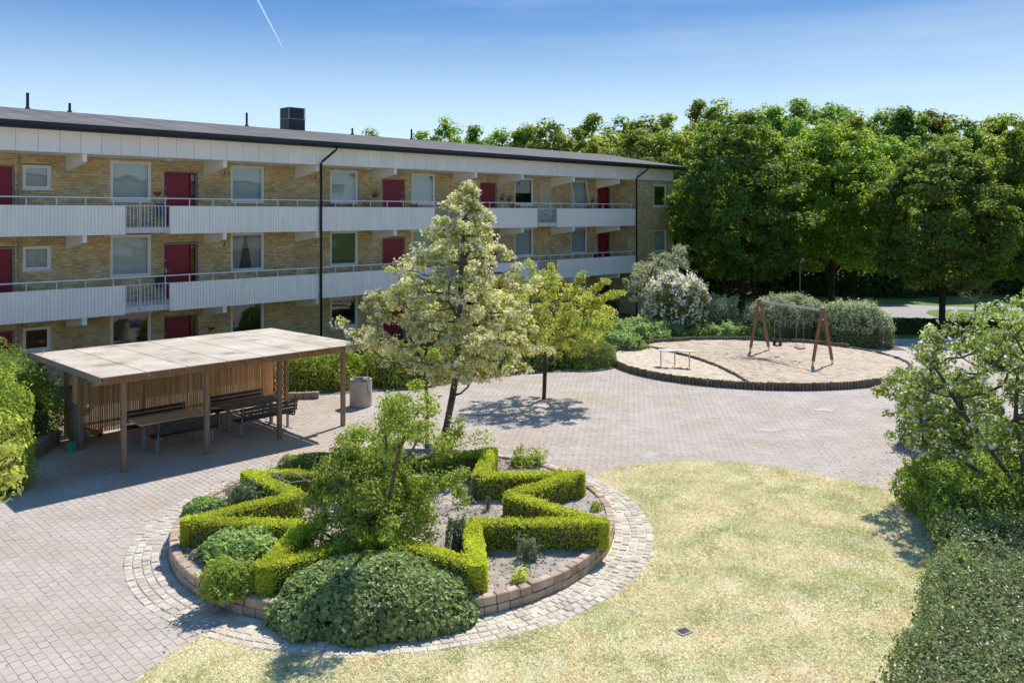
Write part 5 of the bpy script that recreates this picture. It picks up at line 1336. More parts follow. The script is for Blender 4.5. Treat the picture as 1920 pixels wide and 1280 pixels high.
def star_hedge():
    rng = np.random.default_rng(31); base = (BC.x, BC.y, z_s)
    root = empty('box_hedge', base, 0, 'clipped yellow green box hedge zigzagging as an eight pointed star in the round bed', 'hedge')
    h = .46
    A = [np.array(p) for p in line]; n = len(A); segs = [(A[i], A[(i+1) % n]) for i in range(n)]
    Ls = np.array([np.linalg.norm(b-a) for a, b in segs])
    def depth_in(P):
        """how far inside the hedge strip"""
        dm = np.full(len(P), 9.0)
        for a, b in segs:
            d = b-a; t = np.clip(((P-a)@d)/(d@d), 0, 1); dm = np.minimum(dm, np.linalg.norm(P-(a+t[:, None]*d), axis=1))
        return HW-dm
    # top
    NT = 52000; pick = rng.choice(n, NT, p=Ls/Ls.sum()); t = rng.uniform(0, 1, NT)
    aa = np.array([s[0] for s in segs])[pick]; bb = np.array([s[1] for s in segs])[pick]; d = bb-aa; d /= np.linalg.norm(d, axis=1, keepdims=True); nn = np.c_[-d[:, 1], d[:, 0]]
    P = aa+(bb-aa)*t[:, None]+nn*rng.uniform(-HW, HW, NT)[:, None]; di = depth_in(P)
    z = z_s+h-.05*np.clip(1-di/.06, 0, 1)**2; T = np.c_[P, z]; T[:, 2] += .02*lump(T, 5)+rng.normal(size=NT)*.013
    N1 = np.c_[rng.normal(size=(NT, 2))*1.1, np.full(NT, .45)]
    NS = 52000; pick = rng.choice(n, NS, p=Ls/Ls.sum()); t = rng.uniform(-.02, 1.02, NS); sg = rng.choice([-1, 1], NS)
    aa = np.array([s[0] for s in segs])[pick]; bb = np.array([s[1] for s in segs])[pick]; d = bb-aa; d /= np.linalg.norm(d, axis=1, keepdims=True); nn = np.c_[-d[:, 1], d[:, 0]]*sg[:, None]
    P = aa+(bb-aa)*t[:, None]+nn*HW; di = depth_in(P+nn*.004); k = di < .01
    P = P[k]; nn = nn[k]; zz = z_s+rng.uniform(0, 1, len(P))*(h-.02); S_ = np.c_[P, zz]; off = .018*lump(S_, 5)+rng.normal(size=len(P))*.013; S_[:, :2] += nn*off[:, None]
    N2 = np.c_[nn, np.full(len(P), .15)]
    # rounded tips
    E = []; EN = []
    for i in range(0, n, 2):
        p = A[i]; out = p-np.array(BC); out /= np.linalg.norm(out); a0 = math.atan2(out[1], out[0]); q = 1500
        a = a0+rng.uniform(-1.5, 1.5, q); nv = np.c_[np.cos(a), np.sin(a)]; E.append(np.c_[p+nv*(HW+rng.normal(size=q)[:, None]*.008), z_s+rng.uniform(0, 1, q)*(h-.02)]); EN.append(np.c_[nv, np.full(q, .15)])
        a = a0+rng.uniform(-1.6, 1.6, 500); r = HW*np.sqrt(rng.uniform(0, 1, 500)); E.append(np.c_[p[0]+np.cos(a)*r, p[1]+np.sin(a)*r, z_s+h+rng.normal(size=500)*.008]); EN.append(np.tile([0, 0, 1.0], (500, 1)))
    PP = np.vstack([T, S_]+E); NN = np.vstack([N1, N2]+EN); NN = NN+rng.normal(size=NN.shape)*.5
    j = rng.choice(NT, 900); SP = np.repeat(T[j], 5, axis=0)+np.tile(np.linspace(0.2, 1, 5), 900)[:, None]*np.repeat(rng.normal(size=(900, 3))*.02+np.array([0, 0, .05]), 5, axis=0); PP = np.vstack([PP, SP]); NN = np.vstack([NN, rng.normal(size=SP.shape)+np.array([0, 0, .4])])
    leaves_obj('foliage', PP, NN, 0.036, M['box_leaf'], root, .62, org=base)
    core = MB(); ci = .035
    for i, (a, b) in enumerate(segs):
        d = (b-a)/np.linalg.norm(b-a); nn = np.array([-d[1], d[0]])*(HW-ci); q = [a-nn, b-nn, b+nn, a+nn]
        zt = z_s+h-.045-.003*(i % 3); core.poly([tuple(x) for x in q], z_s-.05, zt)
        core.lathe([(HW-ci, z_s-.05), (HW-ci, zt-.001), (0, zt-.001)], 12, tuple(a))
    core.build('twig_shade_core', M['twig_shade_core'], root, base)
star_hedge()

def bed_pt(px, py, z=.24): x, y = G(px, py, z); return (x, y, z)
# ground cover mound spilling over the wall
bush('ground_cover', 'dark leafy mound of cranesbill spilling over the front of the round bed', 'ground cover', (-2.12, 12.78, 0.0), 1.68, 1.1, .72, 18500, .078, M['cover_leaf'], 41,
     shape='round', rough=.08, f=2.6, depth=.14, stems=False, jit=.6, core=.84, squash=.85)
bush('leafy_perennial', 'rounded clump of light green leaves left of the hedge tip', 'plant', bed_pt(452, 1042), .72, .52, .42, 3600, .07, M['herb_leaf'], 42, shape='round', rough=.14, f=4, stems=False, depth=.25)
bush('leafy_perennial', 'smaller pale green clump leaning over the stone edge at front left', 'plant', bed_pt(430, 1110), .45, .38, .45, 2200, .06, M['shrub_leaf'], 43, rough=.16, f=5, stems=False, shoots=40, shoot_len=.2)
bush('leafy_perennial', 'light green clump above the left hedge tip by the cobbles', 'plant', bed_pt(383, 965), .42, .36, .3, 1900, .07, M['herb_leaf'], 44, shape='round', rough=.16, f=5, stems=False)
bush('poppy_plant', 'grey green thistly plant between the two left hedge tips', 'plant', bed_pt(462, 948), .34, .3, .36, 900, .11, M['grey_leaf'], 45, aspect=.22, rough=.2, f=5, stems=False, shoots=40, shoot_len=.25, core=.5)
bush('leafy_perennial', 'feathery green clump behind the upper left hedge tip', 'plant', bed_pt(592, 882), .95, .5, .34, 4200, .07, M['mid_leaf'], 46, aspect=.3, rough=.15, f=4, stems=False)
bush('grey_shrublet', 'upright grey green plant inside the star near the lower right hedge arm', 'plant', bed_pt(858, 1035), .24, .22, .62, 1300, .06, M['grey_leaf'], 47, aspect=.3, rough=.2, f=5, shoots=30, shoot_len=.2, core=.5)
bush('rose_bush', 'small bushy grey green plant alone on bare soil right of the star', 'plant', bed_pt(990, 1048), .17, .17, .32, 800, .055, M['grey_leaf'], 48, aspect=.35, rough=.2, f=5, shoots=22, shoot_len=.15, core=.45)
bush('bellflower', 'tiny yellow green plant with purple flowers near the stone edge', 'plant', bed_pt(974, 1090), .12, .12, .16, 260, .07, M['yellow_leaf'], 49, aspect=.25, stems=False, shoots=16, shoot_len=.16, flowers=(M['purple_flower'], 6, .04), core=0)
bush('seedling', 'tiny fresh green plant at the right rim of the bed', 'plant', bed_pt(1118, 955), .11, .1, .12, 200, .05, M['bright_leaf'], 50, stems=False, core=0)
bush('iris_clump', 'loose upright green leaves behind the top hedge tip', 'plant', bed_pt(985, 872), .38, .2, .2, 500, .12, M['bright_leaf'], 51, aspect=.16, stems=False, shoots=40, shoot_len=.28, core=0)
bush('lavender', 'grey dry tuft inside the star behind the big shrub', 'plant', bed_pt(795, 925), .22, .2, .3, 700, .09, M['silver_leaf'], 52, aspect=.12, stems=False, shoots=40, shoot_len=.25, core=0)
bush('seedling', 'slender pale seedling standing in the middle of the star', 'plant', bed_pt(915, 955), .07, .07, .3, 90, .06, M['grey_leaf'], 53, aspect=.3, core=0)
bush('grey_shrublet', 'silvery little plant between the two lower left hedge arms', 'plant', bed_pt(545, 1010), .24, .2, .24, 700, .07, M['grey_leaf'], 54, aspect=.22, shoots=20, shoot_len=.15, core=.4, stems=False)
bush('small_weed', 'pale little plant at the foot of the light green clump', 'plant', bed_pt(372, 1042), .14, .12, .12, 260, .045, M['silver_leaf'], 55, stems=False, core=0)
bush('herb', 'low green plant beside the right hedge arm', 'plant', bed_pt(1002, 962), .2, .16, .34, 420, .05, M['shrub_leaf'], 56, stems=False, core=0, shoots=12, shoot_len=.15)
# bare rose stems
rs = empty('rose_bush', bed_pt(872, 900), 0, 'bare brown rose stems inside the top of the star', 'plant')
rr = np.random.default_rng(61)
for k in range(15):
    p = np.array([rr.uniform(-.35, .35), rr.uniform(-.2, .2), 0]); pts = [p]
    for j in range(3): p = p+np.array([rr.normal()*.05, rr.normal()*.05, .12]); pts.append(p)
    mb = MB(); mb.tube(pts, [.008, .006, .005, .003], 5); mb.build('stem', M['dead_wood'], rs)
P = rr.normal(size=(120, 3))*np.array([.25, .14, .1])+np.array([0, 0, .25]); leaves_obj('foliage', P, rr.normal(size=P.shape), .04, M['mid_leaf'], rs)

# shrub in the middle of the bed
bx, by = -2.45, 14.35
rng = np.random.default_rng(71)
ex = np.vstack([rng.normal(size=(26, 3))*np.array([.3, .25, .34])+np.array([-1.72, 13.3, 2.95]),
                rng.normal(size=(16, 3))*np.array([.35, .25, .16])+np.array([-1.35, 15.0, 2.05]),
                rng.normal(size=(12, 3))*np.array([.2, .2, .15])+np.array([-1.05, 14.5, 1.45])])
tree('garden_shrub', 'tall untidy shrub with fresh green leaves rising in the middle of the round bed', 'shrub', (bx, by, .2),
     [[(bx, by, .2), (bx-.02, by, .7), (bx+.1, by, 1.3)], [(bx+.08, by-.05, .2), (bx+.35, by-.25, 1.1), (bx+.5, by-.55, 1.8), (bx+.62, by-.85, 2.3)], [(bx-.06, by, .2), (bx-.3, by+.02, .9), (bx-.75, by+.05, 1.35)]],
     [(.35, bx, by, .8), (.7, bx-.05, by, 1.2), (1.2, bx-.1, by+.1, 1.15), (1.6, bx-.1, by+.25, .8), (2.0, bx-.15, by+.3, .75), (2.3, bx-.2, by+.3, .3)], 230, 120, .21, .062, M['shrub_leaf'], M['bark'], .006, .06, seed=71,
     shell=.8, extra=ex, seg=.22, jit=.34, wig=.2)
# dead twiggy branch pointing left
db = MB(); rr = np.random.default_rng(72); p = np.array([bx-.3, by, 1.35]); q0 = p
def twig(mb, p, d, L_, r, lev, rr):
    pts = [p]; n = 4
    for i in range(n): d = d+rr.normal(size=3)*.22; d /= np.linalg.norm(d); p = p+d*L_/n; pts.append(p)
    mb.tube(pts, [r*(1-.6*i/n) for i in range(n+1)], 5)
    if lev:
        for i in (1, 2, 3, 4):
            if rr.random() < .9: twig(mb, pts[i], d*.6+rr.normal(size=3)*.6, L_*.5, r*.5, lev-1, rr)
twig(db, p, np.array([-1, .1, .25]), 1.1, .022, 3, rr)
o = db.build('dead_branch', M['dead_wood'], bpy.data.objects['garden_shrub'], (bx, by, .2))

# ================================================================== TREES IN THE COURTYARD
bx, by = -1.88, 21.0
tree('flowering_whitebeam', 'tall whitebeam tree full of creamy white blossom behind the round bed', 'tree', (bx, by, 0),
     [[(bx, by, 0), (bx+.22, by, .7), (bx+.38, by, 1.5), (bx+.5, by+.05, 2.3), (bx+.55, by+.1, 3.4), (bx+.6, by+.1, 4.8), (bx+.68, by+.1, 6.0)],
      [(bx-.3, by+.25, 0), (bx-.28, by+.25, 1.3), (bx-.4, by+.3, 2.2), (bx-.8, by+.3, 3.1)]],
     [(2.0, -1.5, 21.0, .9), (2.35, -1.55, 21.0, 2.0), (2.9, -1.62, 21.0, 2.55), (3.3, -1.65, 21.05, 2.35), (3.8, -1.7, 21.1, 2.15), (4.2, -1.65, 21.1, 1.95), (4.9, -1.5, 21.1, 1.55), (5.4, -1.35, 21.1, 1.05), (5.9, -1.25, 21.1, .75), (6.4, -1.15, 21.1, .42), (6.95, -1.1, 21.1, .1)],
     450, 56, .2, .085, M['beam_leaf'], M['bark'], .007, .09, seed=81, shell=.85, jit=.3, flowers=(M['blossom'], 30, .062, .19), seg=.3, aspect=.5, wig=.18)
bx, by = 1.05, 27.35
rng = np.random.default_rng(82)
ex = []
for (hx, hz) in ((.55, 4.45), (1.3, 4.35), (.1, 4.0), (2.3, 4.1), (3.1, 3.9), (3.6, 3.5), (-.3, 3.5), (2.9, 3.2), (3.3, 2.8)):
    st_ = np.array([1.5+(hx-1.5)*.45, by, 2.9]); en = np.array([hx, by+rng.normal()*.4, hz])
    for t in np.linspace(.3, 1, 8): ex.append(st_+(en-st_)*t+np.array([0, 0, .15*math.sin(t*3)]))
tree('cherry_tree', 'small tree with yellow green leaves on upright shoots, standing in the paving', 'tree', (bx, by, 0),
     [[(bx, by, 0), (bx+.03, by, .8), (bx+.06, by, 1.5), (bx+.2, by, 2.1)], ],
     [(1.5, bx+.25, by, 1.0), (2.0, bx+.3, by, 1.85), (2.8, bx+.3, by, 2.1), (3.4, bx+.3, by, 1.6), (3.9, bx+.2, by, .9), (4.2, bx+.1, by, .3)],
     230, 56, .2, .095, M['yellow_leaf'], M['dark_bark'], .006, .07, seed=83, shell=.7, jit=.2, extra=np.array(ex), aspect=.42, seg=.3)
ts = MB(); ts.sheet([(1.25+.78*math.cos(a), 27.6+.78*math.sin(a)) for a in np.linspace(0, 6.28, 25)[:-1]], .003)
tag(ts.build('tree_pit_soil', M['joint_sand']), kind='structure')
# big lilac at the right
bx, by = 9.95, 16.3
tree('lilac_tree', 'large open lilac with bare forking branches and pale flowers at the right edge', 'tree', (bx, by, 0),
     [[(bx, by, 0), (bx-.1, by, .8), (bx-.45, by+.2, 1.4), (bx-.9, by+.4, 2.1), (bx-1.3, by+.6, 2.9)], [(bx+.1, by, 0), (bx+.15, by+.1, 1.0), (bx+.1, by+.3, 2.0), (bx+.2, by+.4, 3.0)],
      [(bx-.05, by, .0), (bx-.35, by-.1, .75), (bx-.95, by+.1, 1.15), (bx-1.6, by+.3, 1.6)]],
     [(1.5, 9.4, 16.9, 1.7), (2.0, 9.6, 17.0, 2.2), (2.8, 9.8, 17.0, 2.1), (3.5, 10.0, 17.0, 1.7), (4.0, 10.2, 17.0, 1.0), (4.25, 10.3, 17, .3)],
     320, 40, .17, .08, M['lilac_leaf'], M['bark'], .007, .05, seed=84, shell=.6, jit=.2, flowers=(M['lilac_blossom'], 4, .06, .16), seg=.25, aspect=.62, wig=.28)
bush('evergreen_bush', 'small dark bushy tree behind the lilac at the right edge of the paving', 'bush', (11.45, 21.9, 0), 1.25, 1.1, 1.75, 7000, .09, M['mid_leaf'], 85, rough=.22, f=2.2, shoots=90, shoot_len=.4, core=.5)
bush('evergreen_bush', 'bush with dark leaves between the lilac trunk and the paving', 'bush', (11.9, 18.8, 0), 1.3, .9, 1.5, 5000, .09, M['mid_leaf'], 86, rough=.22, f=2.2, shoots=60, shoot_len=.3, core=.5)
# second lilac trunk out of frame edge
tree('lilac_tree', 'slim lilac reaching in from beyond the right edge of the photograph', 'tree', (12.9, 19.0, 0),
     [[(12.9, 19, 0), (12.8, 19, 1.0), (12.6, 19.1, 2.2), (12.3, 19.2, 3.4)], [(12.95, 19, 0), (13.1, 19.1, 1.8), (13.2, 19.2, 3.4)]],
     [(1.2, 12.6, 19.2, .9), (2.2, 12.6, 19.2, 1.4), (3.6, 12.4, 19.2, 1.3), (4.4, 12.3, 19.2, .5)], 70, 44, .22, .09, M['lilac_leaf'], M['bark'], .008, .06, seed=87, seg=.3, aspect=.62,
     flowers=(M['lilac_blossom'], 2, .06, .16))

hedge_obj('privet_hedge', 'bright green bushy hedge at the right edge of the lawn, beneath the lilac', [(8.55, 18.25), (8.3, 17.6), (8.05, 16.4), (7.85, 15.25), (13.5, 14.6), (13.5, 17.4), (10.6, 18.1)], 0, .86,
          17000, 10000, .08, M['privet_leaf'], 91, amp=.13, inset=.2, bulge=.14, rnd=.35, f=2.2, shoots=1400, wob=.16)
hedge_obj('cotoneaster_hedge', 'dense dark low hedge with tiny leaves in the bottom right corner', [(7.78, 15.22), (7.3, 14.2), (6.35, 12.75), (5.6, 11.6), (4.75, 10.4), (3.9, 9.2), (3.2, 7.5), (9.5, 7.0), (13.5, 12.0), (13.5, 14.5)], 0, .74,
          44000, 12000, .06, M['dark_hedge_leaf'], 92, amp=.13, inset=.24, bulge=.05, rnd=.3, f=2.2, shoots=2200, wob=.15)

# left edge
bush('bright_shrub', 'sunlit light green shrub at the left edge of the photograph', 'shrub', (-11.7, 18.2, 0), 1.05, 1.1, 2.4, 10000, .085, M['bright_leaf'], 101, rough=.16, f=2, shoots=160, shoot_len=.35)
bush('dark_shrub', 'darker green shrub behind the low block wall, left of the shelter', 'shrub', (-13.25, 21.9, 0), 1.3, 1.1, 2.05, 9000, .09, M['mid_leaf'], 102, rough=.18, f=2, shoots=140, shoot_len=.4)
bush('dark_shrub', 'green shrub below the burgundy ground floor door at far left', 'shrub', (-14.3, 23.3, 0), 1.2, 1.0, 2.2, 5000, .09, M['mid_leaf'], 103, rough=.18, f=2, shoots=60, shoot_len=.3)
bx, by = -8.4, 10.6
tree('young_tree', 'near tree reaching into the left edge with large bright green leaves', 'tree', (bx, by, 0), [[(bx, by, 0), (bx+.1, by, 1.5), (bx+.3, by, 2.8), (bx+.5, by, 3.8)]],
     [(2.1, bx+1.1, by, .8), (2.8, bx+1.1, by, 1.05), (3.4, bx+.95, by, 1.0), (4.0, bx+.6, by, .75), (4.4, bx+.5, by, .3)], 90, 34, .2, .10, M['yellow_leaf'], M['bark'], .008, .05, seed=104, shell=.6, aspect=.4, seg=.3)

# bushes behind the shelter and along the back of the paving
for i, (x, y, rx, ry, h, m, lab, n) in enumerate((
        (-7.0, 29.6, 1.9, 1.35, 1.35, 'bright_leaf', 'sunlit rounded bush behind the shelter, left of the concrete bin', 13000),
        (-3.9, 30.2, 1.75, 1.2, 1.25, 'shrub_leaf', 'green bush behind the concrete bin', 10000),
        (-1.2, 32.3, 1.7, 1.25, 1.2, 'mid_leaf', 'low green bush seen behind the whitebeam trunk', 7000),
        (1.0, 33.1, 1.3, 1.1, 1.05, 'mid_leaf', 'dark low bush beneath the yellow green tree', 5000))):
    bush('border_bush', lab, 'bush', (x, y, 0), rx, ry, h, n, .09, M[m], 110+i, rough=.13, f=2.2, shoots=60, shoot_len=.2)
bush('clipped_yew', 'rounded dense dark green bush beside the left end of the sandbox', 'bush', (3.0, 33.35, 0), 1.2, 1.1, 1.08, 11000, .06, M['mid_leaf'], 115, rough=.06, f=2.5, depth=.1, jit=.6)
for i, (x, y, rx, ry, h, m, lab, n, ls) in enumerate((
        (4.7, 36.6, 1.25, 1.0, .85, 'herb_leaf', 'leafy knee high plants spilling over the left rim of the sandbox', 5000, .13),
        (5.6, 39.4, 1.9, 1.3, 1.0, 'herb_leaf', 'broad patch of leafy perennials in front of the brick end block', 7000, .13),
        (3.2, 37.4, 1.6, 1.2, 1.3, 'bright_leaf', 'light green shrub right of the yellow green tree', 6000, .1),
        (7.9, 39.9, 1.5, .8, .7, 'mid_leaf', 'low leafy plants under the white lilac', 4000, .13),
        (10.2, 40.1, 1.4, .7, .75, 'herb_leaf', 'leafy plants along the far rim of the sandbox, left of the swing', 4200, .13),
        (12.0, 39.5, .9, .6, .7, 'herb_leaf', 'leafy plants behind the left legs of the swing', 2500, .12))):
    bush('leafy_border_plants', lab, 'plants', (x, y, 0), rx, ry, h, n, ls, M[m], 120+i, rough=.2, f=2.6, shape='leaf', aspect=.7, shoots=40, shoot_len=.2, stems=False)
bush('white_lilac', 'big lilac bush covered in white flower heads in front of the brick end block', 'bush', (8.15, 41.3, 0), 1.6, 1.3, 3.0, 10000, .11, M['lilac_leaf'], 130, rough=.14, f=1.8, depth=.25,
     shoots=90, shoot_len=.35, flowers=(M['lilac_blossom'], 520, .2), fmin=.14)
tree('silver_shrub', 'tall loose grey green shrub against the brick end block, behind the white lilac', 'shrub', (7.9, 43.6, 0),
     [[(7.9, 43.6, 0), (7.8, 43.6, 1.2), (7.5, 43.6, 2.4)], [(8.0, 43.6, 0), (8.3, 43.5, 1.5), (8.6, 43.5, 2.8)]],
     [(1.5, 7.6, 43.6, 1.2), (2.5, 7.7, 43.6, 2.0), (3.2, 7.8, 43.6, 1.7), (3.9, 8.3, 43.6, .9), (4.4, 8.8, 43.6, .3)], 110, 55, .3, .13, M['silver_leaf'], M['bark'], .012, .07, seed=131, shell=.8, aspect=.38, seg=.5)
bush('silver_shrub', 'grey green shrub between the white lilac and the pale spirea hedge', 'shrub', (10.4, 41.8, 0), 1.15, 1.0, 1.95, 5500, .1, M['silver_leaf'], 132, rough=.15, f=2, shoots=90, shoot_len=.3, aspect=.4,)
bush('spirea_bush', 'wide pale spirea bush behind the swing', 'bush', (13.2, 40.1, 0), 2.15, 1.4, 1.95, 15000, .085, M['spirea_leaf'], 133, rough=.1, f=2, depth=.15, shoots=420, shoot_len=.35, aspect=.32, flowers=(M['silver_leaf'], 1500, .13), fmin=.45)
bush('spirea_bush', 'rounded pale spirea bush right of the swing', 'bush', (15.95, 38.7, 0), 1.75, 1.35, 1.85, 13000, .085, M['spirea_leaf'], 134, rough=.09, f=2, depth=.15, shoots=380, shoot_len=.35, aspect=.32, flowers=(M['silver_leaf'], 1200, .13), fmin=.4)
hedge_obj('low_hedge', 'low clipped dark hedge in front of the road, beneath the park tree', [(17.6, 42.6), (22, 42.25), (27, 41.6), (27, 42.6), (22, 43.3), (17.8, 43.7), (12.6, 49.3), (11.9, 48.6)], -.09, .75, 7000, 9000, .11, M['dark_leaf'], 141, amp=.03, inset=.08)
bush('dark_shrub', 'dark shrub at the far right behind the lilac', 'shrub', (20.5, 33.2, 0), 2.0, 1.6, 1.5, 6000, .1, M['mid_leaf'], 142, rough=.15, f=2)
# dead tree skeleton
dt = empty('dead_tree', (27.0, 48.5, -.09), 0, 'leafless pale tree skeleton on the lawn beyond the lilac', 'tree')
rr = np.random.default_rng(151); mb = MB(); mb.tube([(0, 0, 0), (0, 0, .8), (.05, 0, 1.3)], [.07, .05, .04], 6)
for k in range(9):
    a = k*.7; twig(mb, np.array([.03, 0, .7+.07*k]), np.array([math.cos(a)*.8, math.sin(a)*.8, .7]), 1.3, .03, 2, rr)
mb.build('branches', M['dead_wood'], dt)

# ================================================================== PARK TREES AND WOOD
def park_tree(name, label, x, y, h, r, z0, lm, seed, n=260, per=170, ls=.2, crad=.62, tr=.22, group=None, zb=-.09, lean=0.0, bare=None):
    prof = [(z0, x+lean*.3, y, r*.5), (z0+(h-z0)*.15, x+lean*.5, y, r*.88), (z0+(h-z0)*.38, x+lean, y, r), (z0+(h-z0)*.65, x+lean, y, r*.85), (z0+(h-z0)*.87, x+lean, y, r*.5), (h-.15, x+lean, y, r*.12)]
    fork = z0*.9
    return tree(name, label, 'tree', (x, y, zb), [[(x, y, zb), (x+.03, y, fork*.6), (x+.06, y, fork), (x+.1+lean*.5, y, fork+(h-z0)*.35), (x+lean, y, z0+(h-z0)*.7)],
                 [(x+.05, y, fork*.95), (x-r*.25, y+.2, fork+1.5)], [(x+.05, y, fork*.95), (x+r*.3, y-.2, fork+1.4)]],
                 prof, n, per, crad, ls, lm, M['dark_bark'], .02, tr, seed=seed, shell=.55, jit=.27, seg=.9, aspect=.75, group=group, flat=.6, up=.5)
park_tree('maple_tree', 'broad park tree with forking dark trunk, just right of the brick building', 13.6, 49.3, 12.2, 4.0, 2.4, M['maple_leaf'], 201, 300, 150, .2, .7)
park_tree('maple_tree', 'big lime topped maple in the middle of the park edge, behind the lamp', 20.2, 52.6, 11.9, 4.4, 2.6, M['maple_leaf_light'], 202, 340, 150, .21, .72)
park_tree('maple_tree', 'park tree with a straight dark trunk standing on the lawn before the road', 23.2, 44.9, 9.9, 3.7, 2.2, M['maple_leaf'], 203, 280, 150, .19, .62, tr=.17)
park_tree('maple_tree', 'dark park tree cut by the right edge of the photograph', 30.0, 46.5, 11.9, 3.6, 2.2, M['maple_leaf'], 204, 260, 140, .2, .68)
# wood: six crowns built once, then copied
protos = []
for i in range(6):
    rng = np.random.default_rng(300+i); h = 14.0; r = 3.2+.35*(i % 3)
    top = [.5, .3, .62, .45, .55, .35][i]
    prof = [(2.0, 0, 0, r*.7), (4.5, 0, 0, r), (8.5, .2, 0, r*.95), (11.3, -.1, 0, r*top*1.4), (13.2, 0, 0, r*top*.7), (14.0, 0, 0, .3)]
    root = empty('wood_tree', (0, 0, 0), 0)
    tips = env_tips(210, prof, rng, .5, .38)
    nodes, par, ends = skeleton([[(0, 0, 0), (.1, 0, 3), (.1, .1, 7), (0, 0, 11)]], tips[:70], rng, seg=1.6)
    wood_mesh('trunk', nodes, par, .03, .24, M['dark_bark'], root, sides=4)
    P, N = clump_leaves(tips, (0, 0, 7), 140, .78, rng, .65, .5)
    leaves_obj('crown', P, N, .26, M['wood_leaf'], root, .75)
    protos.append(root)
sil = [(700, 246, 92), (790, 250, 92), (843, 226, 88), (888, 236, 84), (935, 243, 92), (985, 238, 84), (1030, 227, 80), (1078, 240, 88), (1118, 214, 78), (1162, 224, 84), (1208, 221, 76),
       (1258, 214, 84), (1312, 188, 80), (1352, 196, 76), (1400, 214, 84), (1450, 202, 78), (1503, 187, 76), (1552, 191, 82), (1600, 213, 76), (1652, 208, 80), (1702, 205, 76), (1752, 210, 82),
       (1803, 222, 76), (1858, 222, 80), (1912, 209, 76), (1968, 204, 80), (2030, 208, 78), (2100, 200, 80)]
row2 = [(1120, 262, 68), (1190, 250, 64), (1262, 240, 64), (1335, 232, 64), (1415, 240, 62), (1490, 228, 63), (1640, 250, 64), (1710, 262, 67), (1790, 255, 65), (1870, 262, 66), (1950, 235, 66), (2040, 240, 66), (1560, 240, 70)]
cnt = {}; used = set(); rr = random.Random(5)
for i, (px, py, Y) in enumerate(sil+row2):
    pi = rr.randrange(6); x = (px-960)/FOC*Y; h = CAM_H+(HOR-py)*Y/FOC+.09
    if pi not in used: o = protos[pi]; used.add(pi)
    else: o = copy_tree(protos[pi])
    o.location = (x, Y, -.09); k = h/14.0; kw = rr.uniform(.9, 1.12); o.scale = (k*kw, k*kw, k); o.rotation_euler = (0, 0, rr.uniform(0, 6.28))
    back = i < len(sil)
    ends = ['the ventilation box', 'the tall roof vents', 'the middle of the roof', 'the roof end', 'the brick end block', 'the lamp', 'the swing', 'the low hedge', 'the road bend', 'the dead tree', 'the right edge']
    where = ends[min(10, [q for q in range(11) if px <= (720, 800, 950, 1130, 1265, 1370, 1480, 1600, 1720, 1860, 9999)[q]][0])]
    key = (back, where); cnt[key] = cnt.get(key, 0)+1; nth = ['first', 'second', 'third', 'fourth', 'fifth', 'sixth'][cnt[key]-1]
    if px < 1265 and back: tag(o, f'wood tree behind the building roof, {nth} above {where}', 'tree', 'wood trees behind the building roof')
    elif back: tag(o, f'tall rear wood tree against the sky, {nth} above {where}', 'tree', 'rear trees of the wood')
    else: tag(o, f'leafy tree in the front rank of the wood, {nth} above {where}', 'tree', 'front trees of the wood')
for p in range(6):
    if p not in used:
        o = protos[p]; o.location = ((2200-960)/FOC*78, 78, -.09); tag(o, 'leafy tree of the wood beyond the right edge', 'tree', 'front trees of the wood')
# undergrowth of the wood
rng = np.random.default_rng(400); n = 26000
x = rng.uniform(-14, 62, n); y = 61.5+rng.uniform(0, 1, n)**2*9+1.2*np.sin(x*.4); top = 2.6+.8*np.sin(x*.7)+.5*np.sin(x*1.9)
P = np.c_[x, y, rng.uniform(-.05, 1, n)*top]
g = leaves_obj('undergrowth', P, rng.normal(size=P.shape)+np.array([0, -.6, .6]), .34, M['dark_leaf'], None, .75); tag(g, 'dark leafy undergrowth along the foot of the wood', 'undergrowth', kind='stuff')

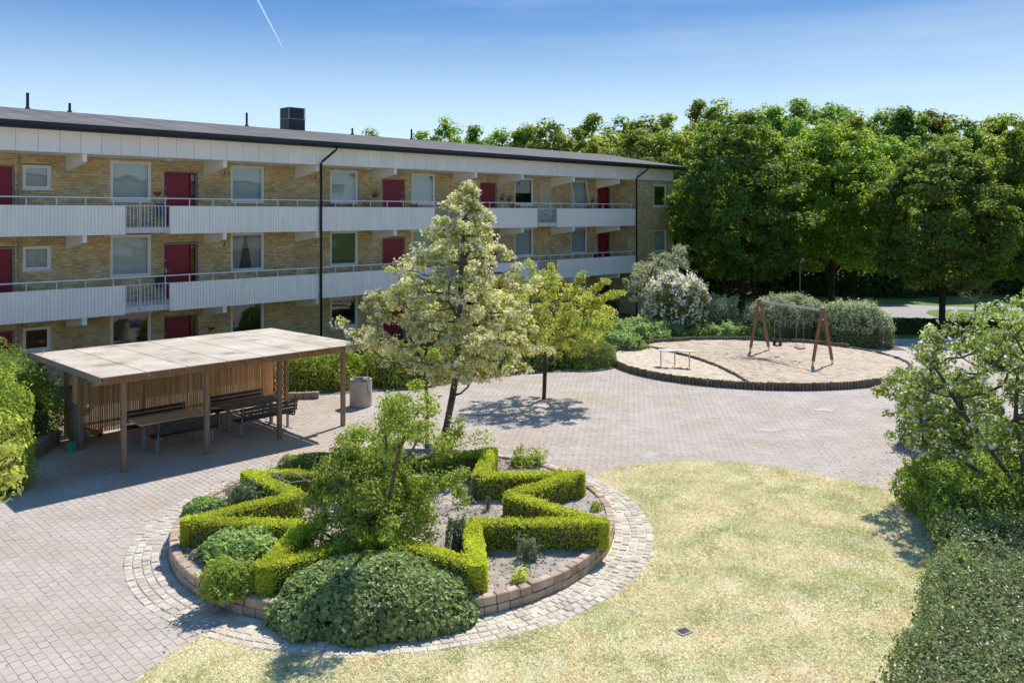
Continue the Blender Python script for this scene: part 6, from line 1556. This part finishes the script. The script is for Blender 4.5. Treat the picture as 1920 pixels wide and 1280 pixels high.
# fallen bits on the paving, soil and lawn edge
M['litter'] = mat('litter', (0.20, 0.13, 0.07), (0.34, 0.27, 0.14), 30, 0.9, island=0.4)
rng = np.random.default_rng(500); n = 5200
x = np.concatenate([rng.normal(-10.9, 1.5, 1500), rng.normal(-1.8, 2.6, 1500), rng.normal(9.6, 1.6, 700), rng.uniform(-11, 12, 1500)])
y = np.concatenate([rng.normal(20.6, 1.4, 1500), rng.normal(20.6, 1.6, 1500), rng.normal(19.6, 1.2, 700), rng.uniform(11, 32, 1500)])
k = in_poly(x, y, pave_poly) & ~in_poly(x, y, lawn_poly) & (np.hypot(x-RING_C[0], y-RING_C[1]) > R_BED+.05) & ((((x-9.9)/5.9)**2+((y-33.8)/5.2)**2) > 1)
P = np.c_[x, y, np.full(len(x), .012)][k]; N_ = np.tile([0, 0, 1.0], (len(P), 1))+rng.normal(size=P.shape)*.25
g = leaves_obj('leaf_litter', P, N_, .034, M['litter'], None, .6); tag(g, 'tiny dry leaves and petals scattered over the paving', 'leaf litter', kind='stuff')

# contrail far up in the sky
D = 3200.0
def skyp(px, py): return Vector(((px-960)/FOC*D, D, CAM_H+(HOR-py)/FOC*D))
m, t, N, K = ng('contrail'); out = N('OutputMaterial'); a_ = N('BsdfTranslucent'); b_ = N('BsdfTransparent'); c_ = N('MixShader'); a_.inputs[0].default_value = (1, 1, 1, 1)
lw = N('LayerWeight'); lw.inputs[0].default_value = .5; mr = N('MapRange'); mr.inputs['To Min'].default_value = .74; mr.inputs['To Max'].default_value = 1.0
K(lw.outputs['Facing'], mr.inputs['Value']); K(mr.outputs[0], c_.inputs[0]); K(a_.outputs[0], c_.inputs[1]); K(b_.outputs[0], c_.inputs[2]); K(c_.outputs[0], out.inputs[0])
mb = MB(); mb.tube([skyp(460, -44), skyp(484, 2), skyp(505, 42), skyp(523, 76), skyp(531, 92)], [4.2, 3.4, 2.8, 2.0, .4], 12)
o = mb.build('contrail', m, smooth=True); tag(o, 'thin white contrail slanting across the blue sky', 'contrail')
tot = 0
for me in bpy.data.meshes:
    if me.users: tot += sum(1 for _ in ()) or (len(me.loops)-2*len(me.polygons))
print('triangles', tot, 'objects', len(bpy.data.objects))
